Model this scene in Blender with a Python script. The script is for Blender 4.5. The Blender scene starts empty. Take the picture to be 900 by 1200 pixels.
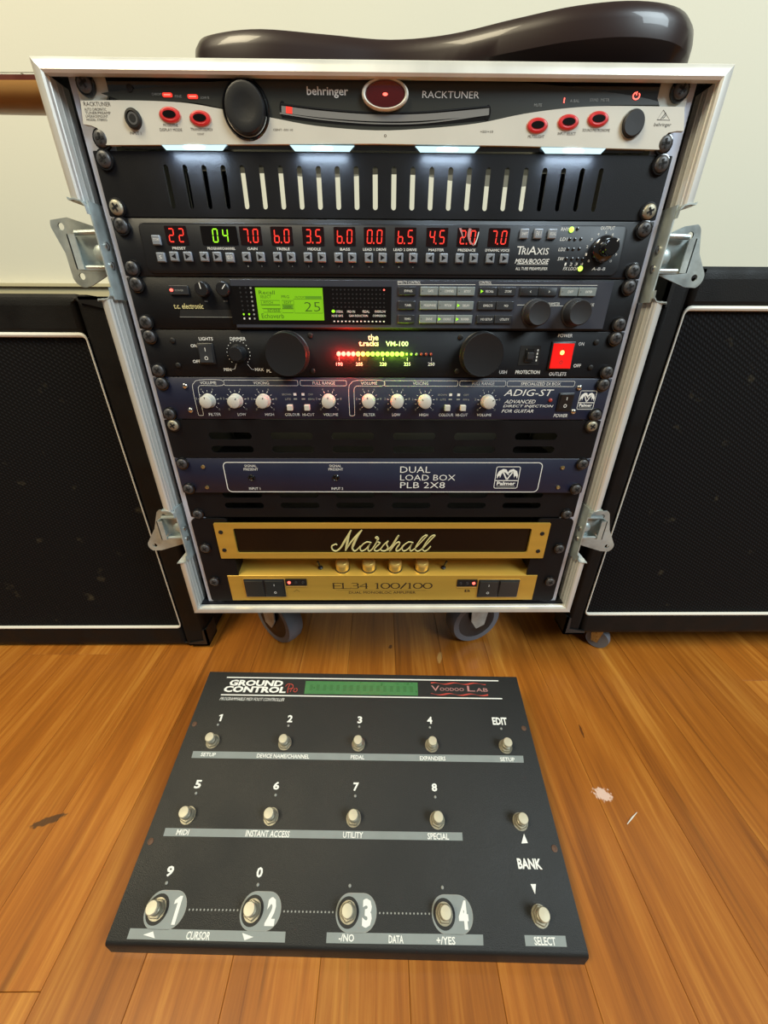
# Rolling equipment rack with a foot controller on a timber floor, two guitar cabinets behind.
import bpy, bmesh, math, random
from mathutils import Vector, Matrix

random.seed(7)
C = bpy.context.scene.collection
scene = bpy.context.scene

# ------------------------------------------------------------------ camera, world, lights, exposure
def lin(c):
    c /= 255.0
    return c / 12.92 if c <= 0.04045 else ((c + 0.055) / 1.055) ** 2.4
def rgb(r, g, b): return (lin(r), lin(g), lin(b), 1.0)

cd = bpy.data.cameras.new('camera'); cam = bpy.data.objects.new('camera', cd); C.objects.link(cam)
cd.sensor_fit = 'HORIZONTAL'; cd.sensor_width = 36.0; cd.lens = 442.9 / 900 * 36.0; cd.clip_start = 0.01
cam.location = (-0.0034, -0.4166, 0.5408); cam.rotation_euler = (1.09047, -0.004445, -0.008089)
scene.camera = cam
vs = scene.view_settings
vs.view_transform = 'Standard'; vs.look = 'None'; vs.exposure = -0.12; vs.gamma = 1.0; vs.use_curve_mapping = False

world = bpy.data.worlds.new('room_light'); scene.world = world; world.use_nodes = True
bg = world.node_tree.nodes['Background']; bg.inputs[0].default_value = (1.0, 0.95, 0.84, 1); bg.inputs[1].default_value = 0.16

def area(name, loc, target, sx, sy, power, col):
    l = bpy.data.lights.new(name, 'AREA'); l.shape = 'RECTANGLE'; l.size = sx; l.size_y = sy; l.energy = power; l.color = col
    o = bpy.data.objects.new(name, l); C.objects.link(o); o.location = loc
    o.rotation_euler = (Vector(target) - Vector(loc)).to_track_quat('-Z', 'Y').to_euler()
    return o
area('ceiling_lamp', (-1.0, -0.85, 2.35), (-0.25, 0.1, 0.3), 0.8, 0.8, 56, (1.0, 0.88, 0.60))
area('window_daylight', (1.6, -1.35, 2.1), (0.25, 0.2, 0.5), 1.0, 1.0, 70, (0.80, 0.94, 1.0))

# ------------------------------------------------------------------ materials
def mat(name, col, rough=0.5, metal=0.0, noise=0.0, nscale=60.0, bump=0.0, coat=0.0, emit=None, estr=0.0, spec=0.5, stretch=(1, 1, 1), bscale=None):
    m = bpy.data.materials.new(name); m.use_nodes = True
    nt = m.node_tree; b = nt.nodes['Principled BSDF']
    b.inputs['Base Color'].default_value = col; b.inputs['Roughness'].default_value = rough
    b.inputs['Metallic'].default_value = metal; b.inputs['Coat Weight'].default_value = coat
    b.inputs['Specular IOR Level'].default_value = spec
    if emit:
        b.inputs['Emission Color'].default_value = emit; b.inputs['Emission Strength'].default_value = estr
    if noise or bump:
        g = nt.nodes.new('ShaderNodeNewGeometry'); mp = nt.nodes.new('ShaderNodeMapping'); mp.inputs['Scale'].default_value = stretch
        nt.links.new(g.outputs['Position'], mp.inputs[0])
        n = nt.nodes.new('ShaderNodeTexNoise'); n.inputs['Scale'].default_value = nscale; n.inputs['Detail'].default_value = 5
        nt.links.new(mp.outputs[0], n.inputs['Vector'])
        if noise:
            mr = nt.nodes.new('ShaderNodeMapRange'); mr.inputs[1].default_value = 0.3; mr.inputs[2].default_value = 0.7
            mr.inputs[3].default_value = 1 - noise; mr.inputs[4].default_value = 1 + noise
            nt.links.new(n.outputs[0], mr.inputs[0])
            mx = nt.nodes.new('ShaderNodeVectorMath'); mx.operation = 'SCALE'; mx.inputs[0].default_value = col[:3]
            nt.links.new(mr.outputs[0], mx.inputs['Scale']); nt.links.new(mx.outputs[0], b.inputs['Base Color'])
            mr2 = nt.nodes.new('ShaderNodeMapRange'); mr2.inputs[1].default_value = 0.3; mr2.inputs[2].default_value = 0.7
            mr2.inputs[3].default_value = max(0.03, rough - noise * 0.4); mr2.inputs[4].default_value = min(1, rough + noise * 0.4)
            nt.links.new(n.outputs[0], mr2.inputs[0]); nt.links.new(mr2.outputs[0], b.inputs['Roughness'])
        if bump:
            n2 = nt.nodes.new('ShaderNodeTexNoise'); n2.inputs['Scale'].default_value = bscale or nscale * 8; n2.inputs['Detail'].default_value = 3
            nt.links.new(g.outputs['Position'], n2.inputs['Vector'])
            bp = nt.nodes.new('ShaderNodeBump'); bp.inputs['Strength'].default_value = bump; bp.inputs['Distance'].default_value = 0.001
            nt.links.new(n2.outputs[0], bp.inputs['Height']); nt.links.new(bp.outputs[0], b.inputs['Normal'])
    return m

M = {}
M['black'] = mat('black_powder_coat', rgb(13, 13, 16), 0.5, noise=0.12, nscale=30, bump=0.15, bscale=1500, spec=0.22)
M['black_satin'] = mat('black_satin_paint', rgb(20, 21, 25), 0.45, noise=0.08, nscale=25, spec=0.35)
M['tc_face'] = mat('graphite_faceplate', rgb(46, 49, 60), 0.5, noise=0.06, nscale=30)
M['tuner_face'] = mat('black_gloss_wall_reflection', rgb(46, 47, 43), 0.4, spec=0.4)  # olive grey puts the wall's reflection into the colour of the black face
M['gloss'] = mat('black_gloss_plastic', rgb(14, 14, 16), 0.16, coat=0.6)
M['plastic'] = mat('black_plastic', rgb(20, 21, 24), 0.4, bump=0.08, nscale=200)
M['rubber'] = mat('black_rubber', rgb(26, 26, 29), 0.6)
M['dark'] = mat('dark_void', rgb(8, 8, 9), 0.8)
M['chassis'] = mat('dark_steel_chassis', rgb(26, 25, 24), 0.55, metal=0.2)
M['navy'] = mat('navy_faceplate', rgb(16, 21, 44), 0.45, noise=0.06, nscale=30)
M['alu'] = mat('brushed_aluminium', rgb(212, 212, 206), 0.42, 0.4, noise=0.14, nscale=18, stretch=(1, 1, 0.3), bump=0.05)
M['rail'] = mat('zinc_rack_rail', rgb(196, 200, 214), 0.45, 0.3, noise=0.08, nscale=20)
M['zinc'] = mat('galvanised_steel', rgb(178, 188, 186), 0.38, 0.45, noise=0.22, nscale=60, bump=0.1)
M['nickel'] = mat('worn_nickel_plate', rgb(150, 144, 126), 0.45, 0.6, noise=0.2, nscale=90, bump=0.15)
M['chrome'] = mat('polished_chrome', rgb(215, 212, 205), 0.14, 1.0)
M['footcap'] = mat('satin_chrome_cap', rgb(190, 184, 162), 0.5, 0.3)
M['gold'] = mat('gold_anodised_plate', rgb(200, 164, 72), 0.38, 0.5, noise=0.06, nscale=30, stretch=(0.2, 1, 3))
M['gold_knob'] = mat('polished_gold', rgb(225, 190, 105), 0.32, 0.6)
M['silver_paint'] = mat('silver_faceplate', rgb(198, 196, 186), 0.5, 0.05, noise=0.03, nscale=40)
M['white_ink'] = mat('white_print', rgb(225, 226, 222), 0.6)
M['dim_ink'] = mat('faded_grey_print', rgb(140, 142, 138), 0.6)
M['dark_ink'] = mat('dark_print', rgb(40, 28, 16), 0.6)
M['grey_ink'] = mat('grey_green_print', rgb(126, 134, 134), 0.55, noise=0.06, nscale=60)
M['red_ink'] = mat('red_print', rgb(178, 60, 48), 0.6)
M['pink_ink'] = mat('faded_pink_print', rgb(170, 120, 118), 0.6)
M['logo'] = mat('cream_gold_plastic', rgb(205, 196, 140), 0.4)
M['knob_grey'] = mat('pale_grey_plastic', rgb(190, 188, 180), 0.42)
M['btn_grey'] = mat('grey_rubber_button', rgb(122, 127, 134), 0.5)
M['btn_dkgrey'] = mat('sage_grey_button', rgb(118, 126, 126), 0.5)
M['btn_black'] = mat('charcoal_button', rgb(40, 42, 46), 0.42)
M['smoke'] = mat('smoked_window', rgb(12, 9, 9), 0.2, spec=0.35)
M['seg_off'] = mat('dark_red_window', rgb(26, 8, 9), 0.14)
M['lcd'] = mat('green_backlit_lcd', rgb(60, 90, 10), 0.3, emit=rgb(140, 214, 24), estr=0.72)
M['lcd_ink'] = mat('lcd_pixels', rgb(46, 74, 10), 0.5, emit=rgb(60, 110, 12), estr=0.25)
M['lcd_mid'] = mat('lcd_faint_pixels', rgb(60, 100, 10), 0.5, emit=rgb(92, 160, 18), estr=0.5)
M['red_led'] = mat('red_led_segment', rgb(120, 10, 8), 0.4, emit=rgb(255, 62, 46), estr=1.25)
M['red_dot'] = mat('bright_red_led', rgb(140, 10, 8), 0.4, emit=(1, 0.10, 0.07, 1), estr=4)
M['green_led'] = mat('green_led_segment', rgb(60, 110, 10), 0.4, emit=rgb(160, 240, 40), estr=1.3)
M['green_dot'] = mat('bright_green_led', rgb(60, 110, 10), 0.4, emit=(0.55, 1.0, 0.10, 1), estr=2.2)
M['amber_dot'] = mat('bright_amber_led', rgb(150, 90, 10), 0.4, emit=(1, 0.6, 0.14, 1), estr=3)
M['bar_red'] = mat('hot_red_led', rgb(200, 60, 50), 0.4, emit=(1, 0.30, 0.2, 1), estr=3)
M['off_led'] = mat('unlit_led', rgb(40, 40, 42), 0.3)
M['off_grey'] = mat('unlit_pale_led', rgb(120, 120, 118), 0.4)
M['dim_red'] = mat('faint_glow_red_led', rgb(130, 50, 44), 0.4, emit=rgb(150, 40, 30), estr=0.3)  # LED is off; faint red glow added in the material
M['dim_green'] = mat('faint_glow_green_led', rgb(120, 140, 90), 0.4, emit=rgb(120, 150, 70), estr=0.4)  # LED is off; faint green glow added in the material
M['lamp'] = mat('cool_white_lens', rgb(190, 215, 225), 0.3, emit=rgb(150, 196, 214), estr=0.75)
M['lamp_hot'] = mat('cool_white_lamp', rgb(240, 248, 255), 0.3, emit=rgb(240, 250, 255), estr=6)
M['rocker_red'] = mat('lit_red_rocker', rgb(190, 14, 10), 0.3, emit=rgb(255, 24, 16), estr=0.6)
M['btn_red'] = mat('lit_red_ring', rgb(175, 40, 40), 0.4, emit=rgb(220, 36, 40), estr=0.28)
M['btn_pink'] = mat('lit_pale_red_ring', rgb(180, 120, 105), 0.4, emit=rgb(190, 90, 80), estr=0.12)
M['jewel'] = mat('dark_red_jewel', rgb(62, 12, 14), 0.1, coat=0.8, emit=rgb(90, 10, 12), estr=0.25)
M['fc'] = mat('charcoal_powder_coat', rgb(25, 26, 26), 0.5, noise=0.18, nscale=14, bump=0.35, bscale=1300, spec=0.35)
M['fc_lcd'] = mat('green_unlit_lcd', rgb(62, 118, 68), 0.3, noise=0.08, nscale=150)
M['fc_cell'] = mat('green_lcd_cells', rgb(54, 106, 58), 0.3)
M['tolex'] = mat('black_vinyl_covering', rgb(13, 12, 11), 0.6, noise=0.3, nscale=30, bump=0.35, bscale=900, spec=0.25)
M['piping'] = mat('white_piping', rgb(226, 224, 214), 0.45)
M['screw_head'] = mat('black_oxide_screw', rgb(70, 69, 70), 0.42, 0.3)
M['rust'] = mat('rusty_screw', rgb(92, 66, 50), 0.6, 0.3)
M['switch_grey'] = mat('dark_grey_switch', rgb(40, 42, 42), 0.3)
M['lit_side_tone'] = mat('grey_lit_side_tone', rgb(96, 94, 84), 0.7)  # pale grey stands in for light on the black inner case sides
M['corner'] = mat('black_corner_plastic', rgb(26, 25, 24), 0.35)
M['body_lac'] = mat('dark_brown_gloss_lacquer', rgb(38, 24, 22), 0.36, coat=0.25, spec=0.4)
M['neck_wood'] = mat('satin_neck_maple', rgb(190, 140, 76), 0.4, noise=0.12, nscale=10, stretch=(0.4, 4, 4), coat=0.2)
M['fretboard'] = mat('dark_red_rosewood', rgb(86, 34, 20), 0.35, noise=0.2, nscale=40)
M['ply'] = mat('black_laminate', rgb(22, 23, 28), 0.45)
M['tyre'] = mat('grey_rubber_tyre', rgb(104, 108, 116), 0.5)
M['brass'] = mat('tarnished_brass', rgb(168, 150, 104), 0.35, 0.85, noise=0.3, nscale=300)
M['skirting'] = mat('painted_skirting', rgb(196, 186, 150), 0.5)

def wall_mat():
    m = mat('cream_wall_paint', rgb(212, 209, 192), 0.75, noise=0.012, nscale=3, bump=0.12, bscale=160)
    return m
M['wall'] = wall_mat()

def wood_mat():
    m = bpy.data.materials.new('honey_timber_board'); m.use_nodes = True
    nt = m.node_tree; N = nt.nodes; L = nt.links; b = N['Principled BSDF']
    g = N.new('ShaderNodeNewGeometry'); oi = N.new('ShaderNodeObjectInfo')
    sc = N.new('ShaderNodeVectorMath'); sc.operation = 'SCALE'; sc.inputs[0].default_value = (3.7, 11.3, 5.1)
    L.new(oi.outputs['Random'], sc.inputs['Scale'])
    ad = N.new('ShaderNodeVectorMath'); L.new(g.outputs['Position'], ad.inputs[0]); L.new(sc.outputs[0], ad.inputs[1])
    def noise(scale, stretch, detail=6, dist=0.0, rough=0.55):
        mp = N.new('ShaderNodeMapping'); mp.inputs['Scale'].default_value = stretch; L.new(ad.outputs[0], mp.inputs[0])
        n = N.new('ShaderNodeTexNoise'); n.inputs['Scale'].default_value = scale; n.inputs['Detail'].default_value = detail
        n.inputs['Distortion'].default_value = dist; n.inputs['Roughness'].default_value = rough
        L.new(mp.outputs[0], n.inputs['Vector']); return n
    broad = noise(16, (1, 0.10, 1), 4, 0.6); fine = noise(150, (1, 0.035, 1), 6, 0.5, 0.68); streak = noise(45, (1, 0.045, 1), 3, 1.2)
    r = N.new('ShaderNodeValToRGB'); e = r.color_ramp.elements
    e[0].position = 0.28; e[0].color = rgb(112, 60, 16); e[1].position = 0.72; e[1].color = rgb(200, 138, 58)
    x = e.new(0.5); x.color = rgb(160, 95, 30)
    mix = N.new('ShaderNodeMath'); mix.operation = 'MULTIPLY_ADD'; L.new(broad.outputs[0], mix.inputs[0]); mix.inputs[1].default_value = 0.5
    f2 = N.new('ShaderNodeMath'); f2.operation = 'MULTIPLY'; L.new(fine.outputs[0], f2.inputs[0]); f2.inputs[1].default_value = 0.5
    L.new(f2.outputs[0], mix.inputs[2]); L.new(mix.outputs[0], r.inputs[0])
    # darker gum streaks
    sr = N.new('ShaderNodeMapRange'); sr.inputs[1].default_value = 0.62; sr.inputs[2].default_value = 0.74; sr.inputs[3].default_value = 1.0; sr.inputs[4].default_value = 0.66
    L.new(streak.outputs[0], sr.inputs[0])
    hv = N.new('ShaderNodeHueSaturation'); L.new(r.outputs[0], hv.inputs['Color'])
    vr = N.new('ShaderNodeMapRange'); vr.inputs[3].default_value = 0.86; vr.inputs[4].default_value = 1.12; L.new(oi.outputs['Random'], vr.inputs[0])
    vm = N.new('ShaderNodeMath'); vm.operation = 'MULTIPLY'; L.new(vr.outputs[0], vm.inputs[0]); L.new(sr.outputs[0], vm.inputs[1])
    L.new(vm.outputs[0], hv.inputs['Value'])
    # a knot and a pale scuff that belong to the floor at fixed places
    def spot(cx, cy, ang, ax, ay, edge_noise):
        mp = N.new('ShaderNodeMapping'); mp.vector_type = 'TEXTURE'
        mp.inputs['Location'].default_value = (cx, cy, 0); mp.inputs['Rotation'].default_value = (0, 0, ang); mp.inputs['Scale'].default_value = (ax, ay, 1)
        L.new(g.outputs['Position'], mp.inputs[0])
        sx = N.new('ShaderNodeSeparateXYZ'); L.new(mp.outputs[0], sx.inputs[0])
        cx_ = N.new('ShaderNodeCombineXYZ'); L.new(sx.outputs[0], cx_.inputs[0]); L.new(sx.outputs[1], cx_.inputs[1])
        ln = N.new('ShaderNodeVectorMath'); ln.operation = 'LENGTH'; L.new(cx_.outputs[0], ln.inputs[0])
        nn = N.new('ShaderNodeTexNoise'); nn.inputs['Scale'].default_value = 260; nn.inputs['Detail'].default_value = 4; L.new(g.outputs['Position'], nn.inputs['Vector'])
        am = N.new('ShaderNodeMath'); am.operation = 'MULTIPLY_ADD'; L.new(nn.outputs[0], am.inputs[0]); am.inputs[1].default_value = edge_noise; L.new(ln.outputs['Value'], am.inputs[2])
        rr = N.new('ShaderNodeMapRange'); rr.inputs[1].default_value = 0.85 + edge_noise * 0.5; rr.inputs[2].default_value = 1.15 + edge_noise * 0.5; rr.inputs[3].default_value = 1; rr.inputs[4].default_value = 0
        L.new(am.outputs[0], rr.inputs[0]); return rr
    def blend(prev, fac, col, amt):
        mu = N.new('ShaderNodeMath'); mu.operation = 'MULTIPLY'; L.new(fac.outputs[0], mu.inputs[0]); mu.inputs[1].default_value = amt
        mx = N.new('ShaderNodeMix'); mx.data_type = 'RGBA'; L.new(mu.outputs[0], mx.inputs[0]); L.new(prev, mx.inputs[6]); mx.inputs[7].default_value = col
        return mx.outputs[2]
    c = hv.outputs[0]
    c = blend(c, spot(-0.403, -0.182, 0.35, 0.017, 0.0042, 1.2), rgb(70, 50, 32), 0.85)
    c = blend(c, spot(0.280, -0.158, -0.2, 0.010, 0.007, 2.2), rgb(225, 196, 180), 0.85)
    c = blend(c, spot(0.102, 0.06, 1.3, 0.012, 0.004, 1.0), rgb(190, 150, 90), 0.6)
    c = blend(c, spot(0.292, -0.075, 1.5, 0.010, 0.0016, 1.2), rgb(70, 34, 14), 0.8)
    c = blend(c, spot(0.015, 0.085, 1.2, 0.005, 0.003, 1.0), rgb(60, 12, 8), 0.8)
    L.new(c, b.inputs['Base Color'])
    b.inputs['Roughness'].default_value = 0.34; b.inputs['Coat Weight'].default_value = 0.25; b.inputs['Coat Roughness'].default_value = 0.25
    bp = N.new('ShaderNodeBump'); bp.inputs['Strength'].default_value = 0.08; bp.inputs['Distance'].default_value = 0.001
    L.new(fine.outputs[0], bp.inputs['Height']); L.new(bp.outputs[0], b.inputs['Normal'])
    return m
M['wood'] = wood_mat()

def cloth_mat():
    m = bpy.data.materials.new('woven_grille_cloth'); m.use_nodes = True
    nt = m.node_tree; N = nt.nodes; L = nt.links; b = N['Principled BSDF']
    g = N.new('ShaderNodeNewGeometry')
    def wave(ang, scale):
        mp = N.new('ShaderNodeMapping'); mp.inputs['Rotation'].default_value = (0, ang, 0); L.new(g.outputs['Position'], mp.inputs[0])
        w = N.new('ShaderNodeTexWave'); w.bands_direction = 'X'; w.inputs['Scale'].default_value = scale; w.inputs['Distortion'].default_value = 0.4
        L.new(mp.outputs[0], w.inputs['Vector']); return w
    a = wave(0.0, 70); c = wave(1.05, 70)
    mu = N.new('ShaderNodeMath'); mu.operation = 'MULTIPLY'; L.new(a.outputs[1], mu.inputs[0]); L.new(c.outputs[1], mu.inputs[1])
    r = N.new('ShaderNodeValToRGB'); r.color_ramp.elements[0].position = 0.2; r.color_ramp.elements[0].color = rgb(8, 8, 9)
    r.color_ramp.elements[1].position = 0.75; r.color_ramp.elements[1].color = rgb(25, 25, 28)
    L.new(mu.outputs[0], r.inputs[0])
    n = N.new('ShaderNodeTexNoise'); n.inputs['Scale'].default_value = 30; n.inputs['Detail'].default_value = 8; L.new(g.outputs['Position'], n.inputs['Vector'])
    rr = N.new('ShaderNodeMapRange'); rr.inputs[1].default_value = 0.66; rr.inputs[2].default_value = 0.8; L.new(n.outputs[0], rr.inputs[0])
    ms = N.new('ShaderNodeMath'); ms.operation = 'MULTIPLY'; L.new(rr.outputs[0], ms.inputs[0]); ms.inputs[1].default_value = 0.5
    mx = N.new('ShaderNodeMix'); mx.data_type = 'RGBA'; L.new(ms.outputs[0], mx.inputs[0]); L.new(r.outputs[0], mx.inputs[6]); mx.inputs[7].default_value = rgb(96, 88, 66)
    L.new(mx.outputs[2], b.inputs['Base Color']); b.inputs['Roughness'].default_value = 0.8; b.inputs['Specular IOR Level'].default_value = 0.15
    bp = N.new('ShaderNodeBump'); bp.inputs['Strength'].default_value = 0.7; bp.inputs['Distance'].default_value = 0.001
    L.new(mu.outputs[0], bp.inputs['Height']); L.new(bp.outputs[0], b.inputs['Normal'])
    return m
M['cloth'] = cloth_mat()

# ------------------------------------------------------------------ mesh helpers
PF = Matrix(((.001, 0, 0, 0), (0, 0, -.001, 0), (0, .001, 0, 0), (0, 0, 0, 1)))   # face plane (u right, v up, w towards the viewer) in mm -> m

_tx = {}
_fc = bpy.data.curves.new('lettering_source', 'FONT'); _fo = bpy.data.objects.new('lettering_source', _fc); C.objects.link(_fo)
_fc.resolution_u = 2; _fc.align_x = 'LEFT'
def glyphs(s, bold):
    k = (s, bold)
    if k not in _tx:
        _fc.body = s; _fc.offset = bold
        bpy.context.view_layer.update()
        ev = _fo.evaluated_get(bpy.context.evaluated_depsgraph_get()); me = ev.to_mesh()
        vs_ = [(v.co.x, v.co.y) for v in me.vertices]; fs = [tuple(p.vertices) for p in me.polygons]
        ev.to_mesh_clear(); _tx[k] = (vs_, fs)
    return _tx[k]
_cc = bpy.data.curves.new('outline_source', 'CURVE'); _cc.dimensions = '2D'; _cc.fill_mode = 'BOTH'
_co = bpy.data.objects.new('outline_source', _cc); C.objects.link(_co)
def filled(polys, th):
    _cc.splines.clear()
    for p in polys:
        s = _cc.splines.new('POLY'); s.points.add(len(p) - 1); s.use_cyclic_u = True
        for i, q in enumerate(p): s.points[i].co = (q[0] * .01, q[1] * .01, 0, 1)
    _cc.extrude = th / 2 * .01
    bpy.context.view_layer.update()
    ev = _co.evaluated_get(bpy.context.evaluated_depsgraph_get()); me = ev.to_mesh()
    v = [(a.co.x * 100, a.co.y * 100, a.co.z * 100) for a in me.vertices]; f = [tuple(p.vertices) for p in me.polygons]
    ev.to_mesh_clear(); return v, f

def rrect(x0, x1, y0, y1, r=1.0, n=4):
    out = []
    for cx, cy, a0 in ((x1 - r, y1 - r, 0), (x0 + r, y1 - r, 90), (x0 + r, y0 + r, 180), (x1 - r, y0 + r, 270)):
        for i in range(n + 1):
            a = math.radians(a0 + 90 * i / n); out.append((cx + r * math.cos(a), cy + r * math.sin(a)))
    return out
def ell(cx, cy, rx, ry, n=28): return [(cx + rx * math.cos(2 * math.pi * i / n), cy + ry * math.sin(2 * math.pi * i / n)) for i in range(n)]
def smooth_path(pts, n=6, closed=False):
    out = []; m = len(pts)
    rng = range(m) if closed else range(m - 1)
    for i in rng:
        if closed: p0, p1, p2, p3 = pts[i - 1], pts[i], pts[(i + 1) % m], pts[(i + 2) % m]
        else: p0, p1, p2, p3 = pts[max(i - 1, 0)], pts[i], pts[i + 1], pts[min(i + 2, m - 1)]
        for k in range(n):
            t = k / n
            out.append(tuple(0.5 * ((2 * p1[j]) + (-p0[j] + p2[j]) * t + (2 * p0[j] - 5 * p1[j] + 4 * p2[j] - p3[j]) * t * t + (-p0[j] + 3 * p1[j] - 3 * p2[j] + p3[j]) * t ** 3) for j in range(len(p1))))
    if not closed: out.append(tuple(pts[-1]))
    return out

class MB:
    def __init__(self, M0=PF):
        self.v = []; self.f = []; self.mi = []; self.sm = []; self.mats = []; self.M = M0
    def slot(self, m):
        if m not in self.mats: self.mats.append(m)
        return self.mats.index(m)
    def add(self, vs_, fs, m, smooth=False, X=None):
        X = self.M @ X if X is not None else self.M
        o = len(self.v); self.v += [X @ Vector(p) for p in vs_]
        s = self.slot(m)
        for f in fs: self.f.append(tuple(i + o for i in f)); self.mi.append(s); self.sm.append(smooth)
        return self
    def box(self, x0, x1, y0, y1, z0, z1, m, X=None):
        vs_ = [(x, y, z) for z in (z0, z1) for y in (y0, y1) for x in (x0, x1)]
        return self.add(vs_, [(0, 2, 3, 1), (4, 5, 7, 6), (0, 1, 5, 4), (2, 6, 7, 3), (0, 4, 6, 2), (1, 3, 7, 5)], m, False, X)
    def prism(self, poly, w0, w1, m, ch=0.0, X=None, smooth=False):
        a = sum(poly[i - 1][0] * poly[i][1] - poly[i][0] * poly[i - 1][1] for i in range(len(poly)))
        if a < 0: poly = poly[::-1]
        n = len(poly); cx = sum(p[0] for p in poly) / n; cy = sum(p[1] for p in poly) / n
        rings = [[(p[0], p[1], w0) for p in poly]]
        if ch:
            rings.append([(p[0], p[1], w1 - ch) for p in poly])
            r = []
            for p in poly:
                dx, dy = cx - p[0], cy - p[1]; rx = max(abs(q[0] - cx) for q in poly); ry = max(abs(q[1] - cy) for q in poly)
                r.append((p[0] + dx * ch / rx, p[1] + dy * ch / ry, w1))
            rings.append(r)
        else: rings.append([(p[0], p[1], w1) for p in poly])
        vs_ = [q for r in rings for q in r]; fs = []
        for k in range(len(rings) - 1):
            for i in range(n): j = (i + 1) % n; fs.append((k * n + i, k * n + j, (k + 1) * n + j, (k + 1) * n + i))
        fs.append(tuple(reversed(range(n)))); fs.append(tuple(range((len(rings) - 1) * n, len(rings) * n)))
        return self.add(vs_, fs, m, smooth, X)
    def fill(self, polys, w0, w1, m, X=None):
        v, f = filled(polys, w1 - w0)
        return self.add([(a, b, c + (w0 + w1) / 2) for a, b, c in v], f, m, False, X)
    def lathe(self, prof, cx, cy, m, n=24, X=None, smooth=True, sx=1.0, sy=1.0):
        vs_ = []; fs = []; k = len(prof)
        for r, w in prof:
            for i in range(n):
                a = 2 * math.pi * i / n; vs_.append((cx + sx * r * math.cos(a), cy + sy * r * math.sin(a), w))
        for j in range(k - 1):
            for i in range(n): i2 = (i + 1) % n; fs.append((j * n + i, j * n + i2, (j + 1) * n + i2, (j + 1) * n + i))
        fs.append(tuple(range((k - 1) * n, k * n)))
        fs.append(tuple(reversed(range(n))))
        return self.add(vs_, fs, m, smooth, X)
    def line(self, pts, wd, w, m, closed=False, th=0.12, X=None):
        n = len(pts); L_ = []; R_ = []
        for i, p in enumerate(pts):
            a = pts[i - 1] if (i or closed) else p; b = pts[(i + 1) % n] if (i < n - 1 or closed) else p
            d = Vector((b[0] - a[0], b[1] - a[1])); d = d.normalized() if d.length else Vector((1, 0))
            h = (wd[i] if isinstance(wd, (list, tuple)) else wd) / 2
            L_.append((p[0] - d.y * h, p[1] + d.x * h, w)); R_.append((p[0] + d.y * h, p[1] - d.x * h, w))
        fs = [(i, n + i, n + (i + 1) % n, (i + 1) % n) for i in range(n if closed else n - 1)]
        return self.add(L_ + R_, fs, m, False, X)
    def tube(self, pts, r, m, n=8, X=None, closed=False):
        k = len(pts); vs_ = []; fs = []
        P_ = [Vector(p) for p in pts]; up = None
        for i, p in enumerate(P_):
            a = P_[i - 1] if (i or closed) else p; b = P_[(i + 1) % k] if (i < k - 1 or closed) else p
            d = (b - a).normalized()
            if up is None:
                up = Vector((0, 0, 1)) if abs(d.z) < 0.9 else Vector((1, 0, 0))
            s = d.cross(up).normalized(); up = s.cross(d).normalized()
            rr = r[i] if isinstance(r, (list, tuple)) else r
            for j in range(n):
                t = 2 * math.pi * j / n; vs_.append(p + s * (rr * math.cos(t)) + up * (rr * math.sin(t)))
        for i in range(k if closed else k - 1):
            i2 = (i + 1) % k
            for j in range(n): j2 = (j + 1) % n; fs.append((i * n + j, i * n + j2, i2 * n + j2, i2 * n + j))
        if not closed: fs.append(tuple(reversed(range(n)))); fs.append(tuple(range((k - 1) * n, k * n)))
        return self.add(vs_, fs, m, True, X)
    def text(self, s, cx, cy, wd, h, w, m, bold=0.0, shear=0.0, flip=1):
        v, f = glyphs(s, bold)
        if not v: return self
        x0 = min(a[0] for a in v); x1 = max(a[0] for a in v); y0 = min(a[1] for a in v); y1 = max(a[1] for a in v)
        kx = wd / max(x1 - x0, 1e-6); ky = h / max(y1 - y0, 1e-6)
        pts = []
        for a, b in v:
            y = (b - (y0 + y1) / 2) * ky; pts.append(((a - (x0 + x1) / 2) * kx + y * shear + cx, y + cy, w))
        return self.add(pts, f, m)
    def one(self, cx, cy, wd, h, w, m):
        a, b_, t_, f = cx + wd / 2, cx, cy + h / 2, cy - h / 2; s_ = wd * .52
        return self.add([(a - s_, f, w), (a, f, w), (a, t_, w), (a - s_ * .75, t_, w), (cx - wd / 2, t_ - h * .16, w), (cx - wd / 2, t_ - h * .30, w), (a - s_, t_ - h * .24, w)], [(0, 1, 2, 3, 6), (3, 4, 5, 6)], m)
    def build(self, name, parent=None, loc=None, shift=(0, 0, 0), label=None, bevel=0.0, autosm=None):
        me = bpy.data.meshes.new(name)
        s = Vector(shift)
        me.from_pydata([tuple(p - s) for p in self.v], [], self.f)
        for k in self.mats: me.materials.append(M[k])
        me.polygons.foreach_set('material_index', self.mi); me.polygons.foreach_set('use_smooth', self.sm)
        me.update()
        try: me.set_sharp_from_angle(angle=math.radians(38))
        except Exception: pass
        o = bpy.data.objects.new(name, me); C.objects.link(o)
        if parent: o.parent = parent
        if loc: o.location = loc
        if label: o['label'] = label
        if name in ('lettering', 'level_meter', 'screen_text', 'character_cells', 'unlit_leds', 'frets'): o['kind'] = 'stuff'
        if bevel:
            md = o.modifiers.new('edge', 'BEVEL'); md.width = bevel; md.segments = 2; md.limit_method = 'ANGLE'
        return o

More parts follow.
